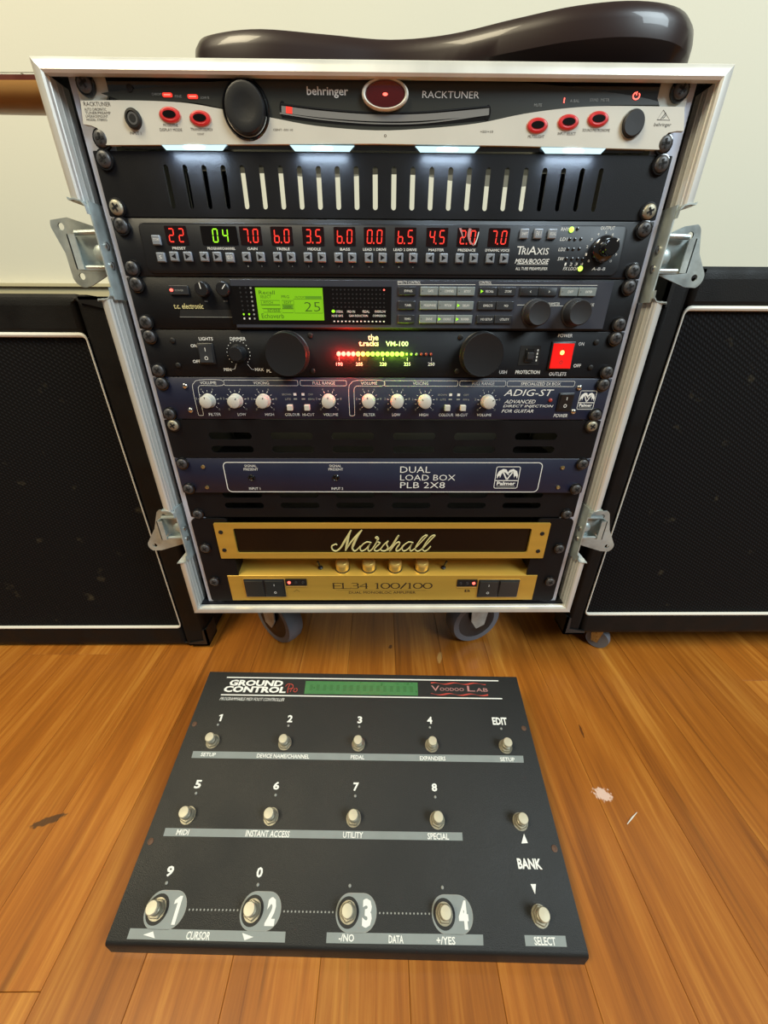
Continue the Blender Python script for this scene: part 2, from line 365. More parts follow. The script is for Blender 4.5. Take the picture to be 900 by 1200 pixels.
RACK_Z = 0.705
def thing(name, label, cat, loc=(0, 0, 0), rz=0.0, group=None):
    o = bpy.data.objects.new(name, None); o.empty_display_size = 0.05; C.objects.link(o); o.location = loc; o.rotation_euler = (0, 0, rz)
    o['label'] = label; o['category'] = cat
    if group: o['group'] = group
    return o
class Unit:                               # one rack unit: faces authored in mm from the top centre of the rack opening
    def __init__(self, name, label, cat, zb, group=None):
        self.zb = zb / 1000; self.root = thing(name, label, cat, (0, 0, RACK_Z + self.zb), group=group)
    def put(self, mb, name, parent=None, label=None, bevel=0.0):
        return mb.build(name, parent or self.root, shift=(0, 0, self.zb), label=label, bevel=bevel)
    def at(self, mb, name, u, v, w=0, parent=None, label=None):   # a mesh authored about its own origin, placed on the face
        return mb.build(name, parent or self.root, loc=(u / 1000, -w / 1000, v / 1000 - self.zb), label=label)
    def copy(self, src, u, v, w=0, label=None, rot=0.0, parent=None):
        c = src.copy(); C.objects.link(c); c.parent = parent or self.root; c.location = (u / 1000, -w / 1000, v / 1000 - self.zb)
        c.rotation_euler = (0, rot, 0)
        if label: c['label'] = label
        elif 'label' in c: del c['label']
        return c

# rack screw (black, with cup washer)
def screw_mb(metal='screw_head', cup='gloss'):
    b = MB()
    b.lathe([(7.4, 0), (7.4, 0.8), (7.0, 1.9), (6.1, 2.1), (5.6, 1.2)], 0, 0, cup, 22)
    b.lathe([(5.7, 0.8), (5.7, 2.6), (5.2, 3.4), (3.6, 4.0), (1.6, 4.2), (0.2, 4.25)], 0, 0, metal, 22)
    for a in (0.5, 0.5 + math.pi / 2):
        X = Matrix.Rotation(a, 4, 'Z'); b.box(-3.1, 3.1, -0.8, 0.8, 3.4, 4.5, 'dark', X)
    return b
def hexmb():
    b = MB(); b.lathe([(2.6, 0), (2.6, 0.8), (2.0, 1.3), (1.1, 1.4)], 0, 0, 'chassis', 12); b.prism(ell(0, 0, 1.0, 1.0, 6), 1.2, 1.5, 'dark'); return b
def fix_screws(U, pts, kind='rack_screw', metal='screw_head', cup='gloss', label=None):
    b = screw_mb(metal, cup); first = None
    for i, (u, v) in enumerate(pts):
        if first is None: first = U.at(b, kind, u, v, label=label)
        else: U.copy(first, u, v, label=label, rot=random.uniform(0, 3))
def plate(U, z1, z0, m, holes=(), hw=241.3, w0=-3.0, w1=0.0, name='faceplate'):
    b = MB()
    ph = [rrect(-hw, hw, z0 + 0.4, z1 - 0.4, 1.0, 2)] + list(holes)
    if holes: b.fill(ph, w0, w1, m)
    else: b.prism(ph[0], w0, w1, m, ch=0.5)
    return U.put(b, name)
def chassis(U, z1, z0, depth, hw=202):
    b = MB(); b.box(-hw, hw, z0 + 1.2, z1 - 1.2, -depth, -3.2, 'chassis'); return U.put(b, 'chassis')
def std(k): return [(-232.5, -(44.45 * k + 6.35)), (232.5, -(44.45 * k + 6.35)), (-232.5, -(44.45 * k + 38.1)), (232.5, -(44.45 * k + 38.1))]

SEG = {'0': 'abcdef', '1': 'bc', '2': 'abged', '3': 'abgcd', '4': 'fgbc', '5': 'afgcd', '6': 'fgedc', '7': 'abc', '8': 'abcdefg'}
def digit(b, ch, cx, cy, wd, h, w, m, t=1.0, slant=0.06, dot=False):
    hx = wd / 2 - t / 2; hy = h / 2 - t / 2; g = t * 0.35
    S = {'a': ((-hx, hy), (hx, hy)), 'd': ((-hx, -hy), (hx, -hy)), 'g': ((-hx, 0), (hx, 0)),
         'f': ((-hx, hy), (-hx, 0)), 'b': ((hx, hy), (hx, 0)), 'e': ((-hx, 0), (-hx, -hy)), 'c': ((hx, 0), (hx, -hy))}
    for s in SEG[ch]:
        (x0, y0), (x1, y1) = S[s]; d = Vector((x1 - x0, y1 - y0)).normalized()
        x0 += d.x * g; y0 += d.y * g; x1 -= d.x * g; y1 -= d.y * g; n = Vector((-d.y, d.x)) * t / 2
        pts = [(x0 + n.x, y0 + n.y), (x0 - n.x, y0 - n.y), (x1 - n.x, y1 - n.y), (x1 + n.x, y1 + n.y)]
        b.add([(cx + p[0] + p[1] * slant, cy + p[1], w) for p in pts], [(0, 1, 2, 3)], m)
    if dot: b.box(cx + hx + 1.0, cx + hx + 2.1, cy - hy - 0.6, cy - hy + 0.6, w - 0.1, w, m)

def arrow(b, cx, cy, s, w, m, d=1):
    b.add([(cx - s * d, cy + s * 1.1, w), (cx - s * d, cy - s * 1.1, w), (cx + s * d, cy, w)], [(0, 1, 2)], m)

# ================================================================== the setting
def struct(b, name): o = b.build(name); o['kind'] = 'structure'; return o
IM = Matrix.Identity(4)
floor = MB(IM).box(-2.1, 2.1, -1.6, 0.56, -0.04, -0.0135, 'dark').build('floor'); floor['kind'] = 'structure'
bd = {}
def board(x0, y0, y1):
    L_ = round(y1 - y0, 3)
    if L_ not in bd:
        hw = 0.04135; c = 0.00035; hl = L_ / 2 - 0.0002
        vs_ = [(-hw, -hl, -.0133), (hw, -hl, -.0133), (hw, hl, -.0133), (-hw, hl, -.0133), (-hw, -hl, -c), (hw, -hl, -c), (hw, hl, -c), (-hw, hl, -c),
               (-hw + c, -hl + c, 0), (hw - c, -hl + c, 0), (hw - c, hl - c, 0), (-hw + c, hl - c, 0)]
        fs = [(3, 2, 1, 0), (0, 1, 5, 4), (1, 2, 6, 5), (2, 3, 7, 6), (3, 0, 4, 7), (4, 5, 9, 8), (5, 6, 10, 9), (6, 7, 11, 10), (7, 4, 8, 11), (8, 9, 10, 11)]
        b = MB(IM).add(vs_, fs, 'wood'); o = b.build('floor_board'); bd[L_] = o.data
    else: o = bpy.data.objects.new('floor_board', bd[L_]); C.objects.link(o)
    o.parent = floor; o.location = (x0 + 0.0415, (y0 + y1) / 2, 0)
cuts = {0: -0.312, -2: 0.07, 4: 0.43, 8: -0.80, 3: -0.62, -1: -0.9, 1: 0.33, 2: -1.1, 9: 0.22, 7: 0.5, 6: -0.7, 5: -1.2}
for k in range(-18, 30):
    x = -0.392 + 0.083 * k; c = cuts.get(k, -1.3 + (k * 0.731 % 1) * 1.7); c = round(c, 2) if k not in (0,) else c
    lo, hi = -1.5, 0.548
    board(x, lo, c); board(x, c, hi)
struct(MB(IM).box(-2.1, 2.1, 0.55, 0.65, 0.0, 2.5, 'wall'), 'wall_back')
struct(MB(IM).box(-2.1, 2.1, 0.535, 0.549, 0.001, 0.095, 'skirting'), 'baseboard_back')
t = MB(IM); t.box(-2.1, 2.1, 0.536, 0.5495, 0.545, 0.592, 'skirting'); t.box(-2.1, 2.1, 0.530, 0.5495, 0.592, 0.598, 'skirting'); struct(t, 'trim_1')

# ================================================================== rack case
case = thing('rack_case', 'open-fronted black flight case on wheels with worn aluminium edges holding the stacked rack gear', 'flight case', (0, 0.145, 0))
CS = (0, 0.145, -RACK_Z)
def cput(b, name, parent=None, label=None, bevel=0.0): return b.build(name, parent or case, shift=CS, label=label, bevel=bevel)
for s in (-1, 1):
    # profile in (depth, height) with a notch behind each latch
    pp = [(-235, 2.4), (-1, 2.4), (-1, -79), (-30, -79), (-30, -152), (-1, -152), (-1, -375.5), (-30, -375.5), (-30, -450.5), (-1, -450.5), (-1, -535.5), (-235, -535.5)]
    xs = sorted((s * 257.2, s * 266.0)); X = Matrix(((0, 0, 1, 0), (0, 1, 0, 0), (1, 0, 0, 0), (0, 0, 0, 1))); b = MB(); b.fill([pp], xs[0], xs[1], 'ply', X); cput(b, 'side_panel')
cput(MB().box(-266, 266, 1.4, 6.0, -235, 2.0, 'ply'), 'top_panel')
cput(MB().box(-266, 266, -537.2, -527.2, -235, -0.5, 'ply'), 'bottom_panel')
# extruded aluminium edging; a = distance inward from the outer corner, w = towards the viewer
PROF = [(0, -14), (0, 5.5), (1.2, 7.5), (4.5, 9.4), (8.2, 10.2), (9.8, 9.2), (9.6, 5.6), (10.2, 4.9), (9.6, 4.2), (9.6, -1.2), (10.2, -2.0), (9.6, -2.8), (9.6, -8.2), (10.2, -9.0), (9.6, -9.8), (9.6, -17), (8.6, -17), (8.6, -14)]
def edging(p0, p1, inward, mit0, mit1, name='edge_profile', prof=PROF):
    p0 = Vector(p0); p1 = Vector(p1); d = (p1 - p0).normalized(); inn = Vector(inward); vs_ = []; n = len(prof)
    for p, sg, mt in ((p0, 1, mit0), (p1, -1, mit1)):
        for a, w in prof:
            q = p + inn * a + d * (sg * a * mt); vs_.append((q.x, q.y, w))
    fs = [(i, (i + 1) % n, n + (i + 1) % n, n + i) for i in range(n)] + [tuple(range(n)), tuple(reversed(range(n, 2 * n)))]
    return cput(MB().add(vs_, fs, 'alu'), name)
W_ = 266.8; ZT = 6.8; ZBt = -538.2
edging((-W_, ZT), (W_, ZT), (0, -1), 1, 1, prof=[(0, -14), (0, 5.5), (1.2, 7.5), (4.5, 9.0), (8.4, 10.2), (10.2, 9.2), (10.2, 4.0), (5.6, 4.0), (5.6, 2.4), (0.9, 2.2), (0.9, -14)])
edging((-W_, ZBt), (W_, ZBt), (0, 1), 1, 1, prof=[(0, -14), (0, 5.5), (1.2, 8.5), (1.9, 8.5), (2.6, 10.0), (6.5, 10.4), (9.2, 9.8), (9.6, 6.4), (10.4, 5.6), (9.6, 4.8), (9.8, 1.0), (0.9, 1.0), (0.9, -14)])
CUT = [(-79.5, -151.5), (-376.0, -450.0)]
for s in (-1, 1):
    x = s * W_; inn = (-s, 0)
    edging((x, ZT), (x, CUT[0][0]), inn, 1, 0); edging((x, CUT[0][1]), (x, CUT[1][0]), inn, 0, 0); edging((x, CUT[1][1]), (x, ZBt), inn, 0, 1)
# rack rails with square holes hidden behind the gear
for s in (-1, 1):
    b = MB(); hs = []
    for k in range(12):
        for o_ in (6.35, 22.2, 38.1): z = -(44.45 * k + o_); hs.append(rrect(s * 232.5 - 3, s * 232.5 + 3, z - 3, z + 3, 0.4, 1))
    xs = sorted((s * 247.2, s * 224)); b.fill([[(xs[0], -526), (xs[1], -526), (xs[1], 0.6), (xs[0], 0.6)]] + hs, -5.6, -3.6, 'rail')
    xo = sorted((s * 245.4, s * 247.2)); b.box(xo[0], xo[1], -526, 0.6, -30, -5.6, 'rail'); xo = sorted((s * 246, s * 257)); b.box(xo[0], xo[1], -500, -20, -30, -28, 'rail')
    cput(b, 'rack_rail')
    xs = sorted((s * 204, s * 256)); b = MB(); b.box(xs[0], xs[1], -526, 0.6, -226, -224, 'ply'); cput(b, 'rear_rail')
    xs = sorted((s * 255.6, s * 257)); cput(MB().box(xs[0], xs[1], -526, 0.6, -222, -60, 'lit_side_tone'), 'lit_side_sheet')  # added sheet, its grey painting light onto the case's inner side
# butterfly latches: (side, z top, z bottom, holes (x,z) of the keeper plate)
def latch(s, zt, zb, h1, h2):
    b = MB(); zc = (zt + zb) / 2
    def bx(x0, x1, z0, z1, w0, w1, m='zinc', B=None): a = sorted((s * x0, s * x1)); (B or b).box(a[0], a[1], z0, z1, w0, w1, m)
    bx(253.6, 254.8, zb - 1, zt + 1, -24, 6.0)
    for z, dz in ((zt, 1), (zb, -1)):          # folded end flanges reaching over the edging
        path = [(254.2, z - dz * 9), (254.6, z - dz * 3.5), (257.2, z - dz * 0.6), (262, z + dz * 0.4), (266.9, z + dz * 0.2), (267.4, z + dz * 1.2)]
        for i in range(len(path) - 1):
            (xa, za), (xb, zb_) = path[i], path[i + 1]; t_ = 1.2
            b.add([(s * xa, za, 10.4), (s * xb, zb_, 10.4), (s * xb, zb_ + dz * t_, 10.4), (s * xa, za + dz * t_, 10.4), (s * xa, za, -12), (s * xb, zb_, -12), (s * xb, zb_ + dz * t_, -12), (s * xa, za + dz * t_, -12)],
                  [(0, 1, 2, 3), (4, 7, 6, 5), (0, 4, 5, 1), (3, 2, 6, 7), (0, 3, 7, 4), (1, 5, 6, 2)], 'zinc')
    root = cput(b, 'butterfly_latch')
    off = Vector(root.location)
    for z in (zc + 6, zc - 9):
        r = MB(); X = Matrix.Translation((s * 253.6, z, -4)) @ Matrix.Rotation(-s * math.pi / 2, 4, 'Y'); r.lathe([(3.4, 0), (3.2, 1.0), (2.0, 1.9), (0.3, 2.1)], 0, 0, 'chrome', 14, X); cput(r, 'rivet', root)
    # keeper plate with two screw holes, standing off the outside of the case
    k = MB(); (x1, z1), (x2, z2) = h1, h2; xm = 258
    d = Vector((x2 - x1, z2 - z1)).normalized(); n = Vector((-d.y, d.x)); n = n if n.x > 0 else -n
    out = []
    for (cx, cz), a0, a1 in (((x1, z1), 195, -15), ((x2, z2), -15 + 0, -195)):
        pass
    ang = math.atan2(d.y, d.x)
    R = 9.5
    def arc(c, a0, a1, n_=8): return [(c[0] + R * math.cos(a0 + (a1 - a0) * i / n_), c[1] + R * math.sin(a0 + (a1 - a0) * i / n_)) for i in range(n_ + 1)]
    # outer side bulges around both holes, inner side tapers to the case
    a_out = ang + math.pi / 2 if (math.cos(ang + math.pi / 2) > 0) else ang - math.pi / 2
    sg = 1 if a_out > ang else -1
    P1 = arc((x1, z1), ang + math.pi - sg * 0.9, a_out, 8); P2 = arc((x2, z2), a_out, ang + sg * 0.9 - sg * 0.9, 8)
    wa = [((x1 + x2) / 2 + n.x * 6.5, (z1 + z2) / 2 + n.y * 6.5)]
    poly = P1 + wa + P2 + [(x2 - 7, z2 - 8), (xm + 5, z2 + 6), (xm, zc - 6), (xm, zc + 8), (xm + 8, z1 - 2), (x1 - 8, z1 + 7)]
    if s < 0: poly = [(-a, b_) for a, b_ in poly]
    k.fill([poly, ell(s * x1, z1, 3.0, 3.0, 16), ell(s * x2, z2, 3.0, 3.0, 16)], -27.4, -25.8, 'zinc'); cput(k, 'keeper_plate', root)
    c = MB(); zt2, zb2 = zc + 18, zc - 11
    bx(255, 288, zb2, zt2, -17.5, -16.2, 'zinc', c)
    bx(281, 288, zb2 - 1, zt2 - 3, -6.5, -5.2, 'zinc', c); bx(286.8, 288, zb2 - 1, zt2 - 3, -17.0, -5.2, 'zinc', c)
    bx(255, 284, zb2 - 1.2, zb2, -17.5, -7, 'zinc', c)
    c.tube([(s * 256, zt2, -12), (s * 284, zt2 - 1, -12)], 2.2, 'zinc'); c.tube([(s * 262, zb2 + 1, -8), (s * 280, zb2 + 1, -8)], 1.7, 'zinc')
    c.lathe([(7.5, -16.2), (7.5, -13.5), (5.5, -11.6), (2, -10.8)], s * 266, zc + 1, 'zinc', 16)
    cput(c, 'latch_catch', root)
latch(-1, CUT[0][0], CUT[0][1], (304.5, -91.5), (299.0, -131.5)); latch(1, CUT[0][0], CUT[0][1], (294.5, -95), (311.5, -129.8))
latch(-1, CUT[1][0], CUT[1][1], (289.5, -400.5), (313.5, -446.5)); latch(1, CUT[1][0], CUT[1][1], (293.0, -401.5), (312.0, -448.5))
# casters
def caster(x, y, yaw):
    X0 = Matrix.Translation((x, y, 0)) @ Matrix.Rotation(yaw, 4, 'Z')     # wheel axis along local x, trailing along -y
    def P_(b, name, par, lb=None): return b.build(name, par, shift=(0, 0.145, 0), label=lb)
    f = MB(IM); top = RACK_Z - 0.5376
    f.box(-.042, .042, -.035, .035, top - .004, top, 'zinc', Matrix.Translation((x, y, 0)))
    f.lathe([(.026, top - .018), (.028, top - .010), (.024, top - .004)], 0, 0, 'zinc', 20, X0)
    for s in (-1, 1):
        pts = [(-.022, top - .016), (.022, top - .016), (.018, .085), (.012, .045), (-.004, .040), (-.016, .060)]
        X = X0 @ Matrix.Translation((s * .021, -.020, 0)) @ Matrix(((0, 0, 1, 0), (1, 0, 0, 0), (0, 1, 0, 0), (0, 0, 0, 1)))
        f.prism(pts, -.0012, .0012, 'zinc', X=X)
    f.box(-.022, .022, -.040, .004, top - .0185, top - .0155, 'zinc', X0)
    root = P_(f, 'caster', case)
    ax = X0 @ Matrix.Translation((0, -.020, .050)) @ Matrix.Rotation(math.pi / 2, 4, 'Y')
    P_(MB(IM).lathe([(.032, -.0150), (.046, -.0155), (.0492, -.0105), (.05, 0), (.0492, .0105), (.046, .0155), (.032, .0150)], 0, 0, 'tyre', 40, ax), 'tyre', root, 'grey rubber tyre')
    P_(MB(IM).lathe([(.008, -.0175), (.018, -.017), (.022, -.0155), (.036, -.0152), (.036, .0152), (.022, .0155), (.018, .017), (.008, .0175)], 0, 0, 'plastic', 28, ax), 'hub', root)
caster(-0.205, 0.125, math.radians(52)); caster(0.185, 0.118, math.radians(-72)); caster(-0.20, 0.245, 0.4); caster(0.20, 0.245, -0.5)

# ================================================================== rack tuner (top unit)
U = Unit('rack_tuner', 'silver and black tuner with red-lit oval buttons at the top of the rack', 'tuner', -44.45)
b = MB(); b.prism(rrect(-216, 216, -43.6, 0.3, 1.5, 2), -3, 1.2, 'gloss')
b.prism([(-241, -0.5), (-220, -0.5), (-217, -2), (-217, -10), (-222, -17), (-241, -17.5)], -3, -0.8, 'silver_paint'); b.prism([(241, -0.5), (220, -0.5), (217, -2), (217, -10), (222, -17), (241, -17.5)], -3, -0.8, 'silver_paint')
U.put(b, 'faceplate')
sw = smooth_path([(-221.92, -11.45), (-193.34, -8.86), (-126.27, -4.12), (-66.78, -2.50), (-0.77, -1.54), (72.07, -1.68), (139.31, -4.94), (194.49, -9.78), (217.28, -13.01)], 4)
sw2 = smooth_path([(217.95, -14.96), (177.13, -15.50), (144.11, -17.22), (111.29, -20.67), (75.03, -26.44), (33.89, -29.78), (-7.55, -31.29), (-55.68, -28.89), (-90.72, -24.12), (-130.49, -18.98), (-155.35, -16.00), (-208.54, -15.18)], 4)
U.put(MB().prism(sw + sw2, 1.2, 2.0, 'tuner_face'), 'upper_trim', label='dark glossy upper swoosh, wall reflection painted into its olive grey')
top = smooth_path([(-238.51, -16.37), (-207.55, -15.90), (-178.43, -16.16), (-154.73, -17.19), (-129.97, -20.17), (-90.33, -25.04), (-55.43, -29.54), (-7.53, -31.94), (33.71, -30.43), (74.65, -27.11), (110.74, -21.37), (143.40, -17.93), (176.30, -16.37), (238.24, -16.36)], 4)
low = [(242.84, -30.48), (237.28, -30.52), (230.70, -31.59), (227.60, -34.70), (228.74, -42.02), (104.29, -40.50), (-7.58, -39.96), (-227.63, -42.25), (-227.53, -35.82), (-231.00, -32.04), (-235.23, -30.57), (-241.07, -29.86)]
U.put(MB().prism(top + low, 0.2, 3.4, 'silver_paint'), 'lower_trim', label='matt silver lower faceplate')
chassis(U, 0, -42, 52)
# display slot
arc_c = smooth_path([(-82.03, -19.75), (-48.38, -22.57), (-7.51, -24.27), (33.53, -23.48), (83.12, -19.89)], 6)
arc_l = smooth_path([(-83.67, -22.08), (-48.59, -25.57), (-7.53, -27.54), (33.72, -26.74), (82.67, -21.63)], 6)
d = MB(); d.line([(p[0], p[1] - 0.6) for p in arc_c], 8.6, 2.10, 'gloss'); d.line(arc_c, [4.0] * len(arc_c), 2.5, 'off_grey'); d.line(arc_l, 0.8, 2.6, 'off_grey')
d.line([(p[0], p[1] + 3.1) for p in arc_c], 0.6, 2.55, 'black_satin')
d.line(arc_c[1:3], 3.9, 2.7, 'red_led'); d.prism(ell(arc_c[0][0] + 1, arc_c[0][1] + .4, 2.4, 4.6, 16), 2.05, 2.4, 'gloss'); d.prism(ell(arc_c[-1][0] - 1, arc_c[-1][1] - .6, 2.4, 4.6, 16), 2.05, 2.4, 'gloss'); U.put(d, 'meter_slot', label='curved meter slot with its left end lit red')
# tuning jewel
j = MB(); cu, cv = 0.19, -11.25
j.lathe([(1.0, 2), (1.0, 5.0), (0.93, 5.8), (0.86, 5.2), (0.86, 3)], cu, cv, 'silver_paint', 40, sx=18.2, sy=9.4); U.put(j, 'display_bezel', label='chrome rimmed oval window')
j = MB(); j.lathe([(0.86, 3.0), (0.8, 4.6), (0.5, 5.3), (0.2, 5.6)], cu, cv, 'jewel', 36, sx=18.2, sy=9.4)
j.prism(ell(cu, cv - 0.6, 1.9, 0.9, 14), 5.3, 6.0, 'red_dot'); U.put(j, 'display_window', label='dark red glossy oval with a lit dot')
# big selector knob
k = MB(); cu, cv = -109.86, -20.55
k.lathe([(18.6, 0.5), (18.6, 3.6), (17.8, 4.6), (16.6, 3.8), (16.4, 1.5)], cu, cv, 'gloss', 40); k.lathe([(15.8, 1.5), (15.8, 6.5), (14.9, 8.2), (13.4, 8.6), (8, 7.7), (0.5, 7.2)], cu, cv, 'plastic', 40); U.put(k, 'selector_knob')
# oval lit buttons
OB = [(-170.50, -24.14), (-146.93, -26.00), (122.85, -28.28), (147.35, -26.19), (170.92, -24.17)]
k = MB(); k.lathe([(1.0, 0), (1.0, .4), (0.92, 1.0), (0.9, 0.4)], 0, 0, 'btn_pink', 28, sx=8.8, sy=5.0); k.lathe([(0.90, 0), (0.86, 1.5), (0.7, 2.0), (0.62, 1.9)], 0, 0, 'btn_red', 28, sx=8.8, sy=5.0)
k.prism(ell(0, 0, 5.2, 2.3, 20), 0.5, 2.3, 'smoke')
f0 = U.at(k, 'lit_button', OB[0][0], OB[0][1], 3.2, label='oval button glowing red')
for u, v in OB[1:]: U.copy(f0, u, v, 3.2, label='oval button glowing red')
k = MB(); cu, cv = -199.94, -26.77; k.lathe([(6.4, 3), (6.4, 5), (5.6, 6), (4.4, 6.2), (4.2, 3)], cu, cv, 'chassis', 24); k.lathe([(3.9, 3), (3.9, 5.4), (2.6, 5.4), (2.6, 3.4)], cu, cv, 'chrome', 20); k.prism(ell(cu, cv, 2.5, 2.5, 14), 5.0, 5.5, 'dark'); U.put(k, 'input_jack')
k = MB(); cu, cv = 199.69, -26.87; k.lathe([(9.4, 3), (9.4, 4.0), (8.8, 4.2), (8.6, 3.0)], cu, cv, 'dim_ink', 28); k.lathe([(8.5, 3), (8.5, 5.6), (7.6, 6.4), (0.5, 6.2)], cu, cv, 'rubber', 28); U.put(k, 'power_button')
k = MB(); cu, cv = -198.44, -8.52; k.prism(ell(cu, cv, 2.4, 2.4, 12), 1.2, 2.6, 'dark'); U.put(k, 'rivet')
# lamps along the bottom edge
for q in ((-182.9, -128.9), (-77.7, -24.9), (25.1, 78.1), (128.7, 182.7)):
    l = MB(); x0, x1 = q
    a = [(x0, -41.2, 3.2), (x1, -41.2, 3.2), (x1 - 4.0, -45.2, 3.6), (x0 + 4.0, -45.2, 3.6), (x0, -41.2, -0.5), (x1, -41.2, -0.5), (x1 - 4.0, -43.6, 0.4), (x0 + 4.0, -43.6, 0.4)]
    l.add(a, [(0, 3, 2, 1), (0, 1, 5, 4), (3, 7, 6, 2), (0, 4, 7, 3), (1, 2, 6, 5), (4, 5, 6, 7)], 'lamp')
    xm = (x0 + x1) / 2; l.add([(xm + 9 * math.cos(i * math.pi / 6), -43.2 + 1.3 * math.sin(i * math.pi / 6), 3.75) for i in range(12)], [tuple(range(12))], 'lamp_hot')
    U.put(l, 'lamp_lens', label='glowing cool white lens')
    ld = bpy.data.lights.new('panel_lamp', 'AREA'); ld.shape = 'RECTANGLE'; ld.size = .04; ld.size_y = .003; ld.energy = 0.055; ld.color = (0.62, 0.80, 1.0)
    lo = bpy.data.objects.new('panel_lamp', ld); C.objects.link(lo); lo.parent = U.root; lo.location = (xm / 1000, -0.0062, -0.0022); lo.rotation_euler = (math.radians(30), 0, 0)
t = MB()
t.text('behringer', -44.97, -9.77, 32.31, 6.45, 2.2, 'white_ink', 0.012); t.text('RACKTUNER', 51.80, -10.44, 44.73, 3.98, 2.2, 'white_ink', -0.004)
for s, q in (('CHROM', (-178.63, -11.84, 7.32, 1.44)), ('FINE', (-161.95, -12.91, 5.34, 1.44)), ('LOW B', (-141.43, -13.48, 6.68, 1.44)), ('MUTE', (121.66, -15.79, 6.12, 1.71)), ('A BAL', (150.31, -13.14, 7.45, 1.70)), ('SOUND', (165.44, -12.54, 6.78, 1.70)), ('METR', (174.25, -12.48, 6.78, 1.70))): t.text(s, *q, 2.2, 'dim_ink')
t.text('RACKTUNER', -226.06, -18.20, 20.99, 2.42, 3.5, 'dark_ink')
for s, q in (('AUTO CHROMATIC', (-228.45, -21.25, 17.07, 1.71)), ('TUNER/PREAMP', (-227.14, -23.27, 19.81, 1.57)), ('LIVE/RACKMOUNT', (-228.66, -25.25, 17.51, 1.58)), ('MODEL STEREO', (-229.36, -27.28, 16.21, 1.49))): t.text(s, *q, 3.5, 'dark_ink')
for s, q in (('INPUT 1', (-200.97, -35.00, 8.90, 1.78)), ('MODE/FINE', (-171.66, -29.99, 11.57, 1.76)), ('DISPLAY MODE', (-172.03, -32.76, 17.76, 1.77)), ('TRANSPOSE/REV', (-147.37, -32.34, 17.77, 1.77)), ('CONT', (-148.66, -35.14, 5.49, 1.28)),
             ('CENT -50/-10', (-82.03, -32.13, 15.77, 1.27)), ('0', (0.40, -35.12, 2.07, 1.80)), ('+50/+10', (82.51, -32.12, 10.37, 1.53)), ('MUTE/LIGHT', (123.20, -34.78, 13.21, 1.80)), ('INPUT SELECT', (147.83, -32.81, 14.58, 1.79)), ('SOUND/METRONOME', (171.25, -30.60, 22.17, 1.78)), ('behringer', (224.28, -27.18, 13.82, 2.77))): t.text(s, *q, 3.5, 'dark_ink')
tri = [(221.89, -18.34), (229.12, -24.25), (218.72, -24.07)]; t.line(tri, 0.5, 3.5, 'dark_ink', closed=True)
cu, cv = 223.18, -22.04; t.line([(cu - 1.6, cv - 1.6), (cu - .2, cv + 0.2), (cu + 1.2, cv + 2.2), (cu + 1.8, cv + 1), (cu + .8, cv - .6), (cu - .2, cv - 1.2)], 0.5, 3.5, 'dark_ink')
U.put(t, 'lettering')
for q in ((-170.26, -12.21, 7.66, 2.49), (-150.66, -13.02, 8.01, 2.50)):
    r = MB(); cx, cy, w_, h_ = q; r.prism(rrect(cx - w_ / 2, cx + w_ / 2, cy - h_ / 2, cy + h_ / 2, 1.0, 3), 2.0, 2.5, 'red_led')
    r.line([(cx - w_ / 2 + 1.2, cy), (cx + w_ / 2 - 1.2, cy)], 0.7, 2.6, 'red_dot'); U.put(r, 'indicator_light', label='small legend lit red')
r = MB(); cu, cv = 198.28, -10.00; r.line([(cu + 2.6 * math.cos(a * .5236 + 1.9), cv + 2.0 * math.sin(a * .5236 + 1.9)) for a in range(11)], 0.8, 2.3, 'red_dot'); r.line([(cu, cv + 0.3), (cu, cv + 2.4)], 0.7, 2.3, 'red_dot'); o = U.put(r, 'power_symbol', label='power symbol lit red')
r = MB(); cu, cv = 141.81, -13.08; r.line([(cu, cv - 1.4), (cu, cv + 1.6)], 0.8, 2.3, 'red_dot'); U.put(r, 'indicator_light', label='numeral one lit red')
fix_screws(U, [(-232.5, -6.35), (232.5, -6.35), (-230.5, -38.1), (230.5, -38.1)])

# ================================================================== slotted vent panel under the tuner
U = Unit('vent_panel', 'black blanking panel with a row of upright slots directly under the tuner', 'vent panel', -88.9)
hol = [rrect(-184 + 16 * i - 2.1, -184 + 16 * i + 2.1, -82.6, -53.2, 2.09, 4) for i in range(24)]
plate(U, -44.45, -88.9, 'black', hol, w0=-1.8)
b = MB(); b.box(-238, 238, -88.4, -86.8, -18, -1.9, 'black'); U.put(b, 'return_flange')
fix_screws(U, [(-232.5, -50.8), (232.5, -50.8)])
fix_screws(U, [(-232.5, -82.6), (232.5, -82.6)], metal='nickel', cup='black', label='bare metal screw without black finish')

# ================================================================== preamp with red digits
U = Unit('rack_preamp', 'black preamp with a row of red two-digit displays above pairs of arrow buttons', 'preamp', -133.35)
plate(U, -88.9, -133.35, 'black_satin'); chassis(U, -88.9, -133.35, 220)
b = MB(); x0, x1, z0, z1 = -218.30, 218.06, -130.55, -92.55; b.prism(rrect(x0, x1, z0, z1, 5, 4), 0, 1.2, 'black_satin', ch=.4)
fp = U.put(b, 'display_panel')
W1 = 1.2
labels = ['PRESET', 'PROGRAM/CHANNEL', 'GAIN', 'TREBLE', 'MIDDLE', 'BASS', 'LEAD 1 DRIVE', 'LEAD 2 DRIVE', 'MASTER', 'PRESENCE', 'DYNAMIC VOICE']
digs = ['22', '04', '70', '60', '35', '60', '00', '65', '45', '20', '70']
cx_ = [207.8, 257.8, 294.4, 330.6, 367.4, 404, 439, 475, 512, 548, 584.4]
DX = [-185.80, -147.62, -119.63, -91.92, -63.72, -35.65, -8.77, 18.91, 47.39, 75.12, 103.20]
ZD = -101.85
DIG = []
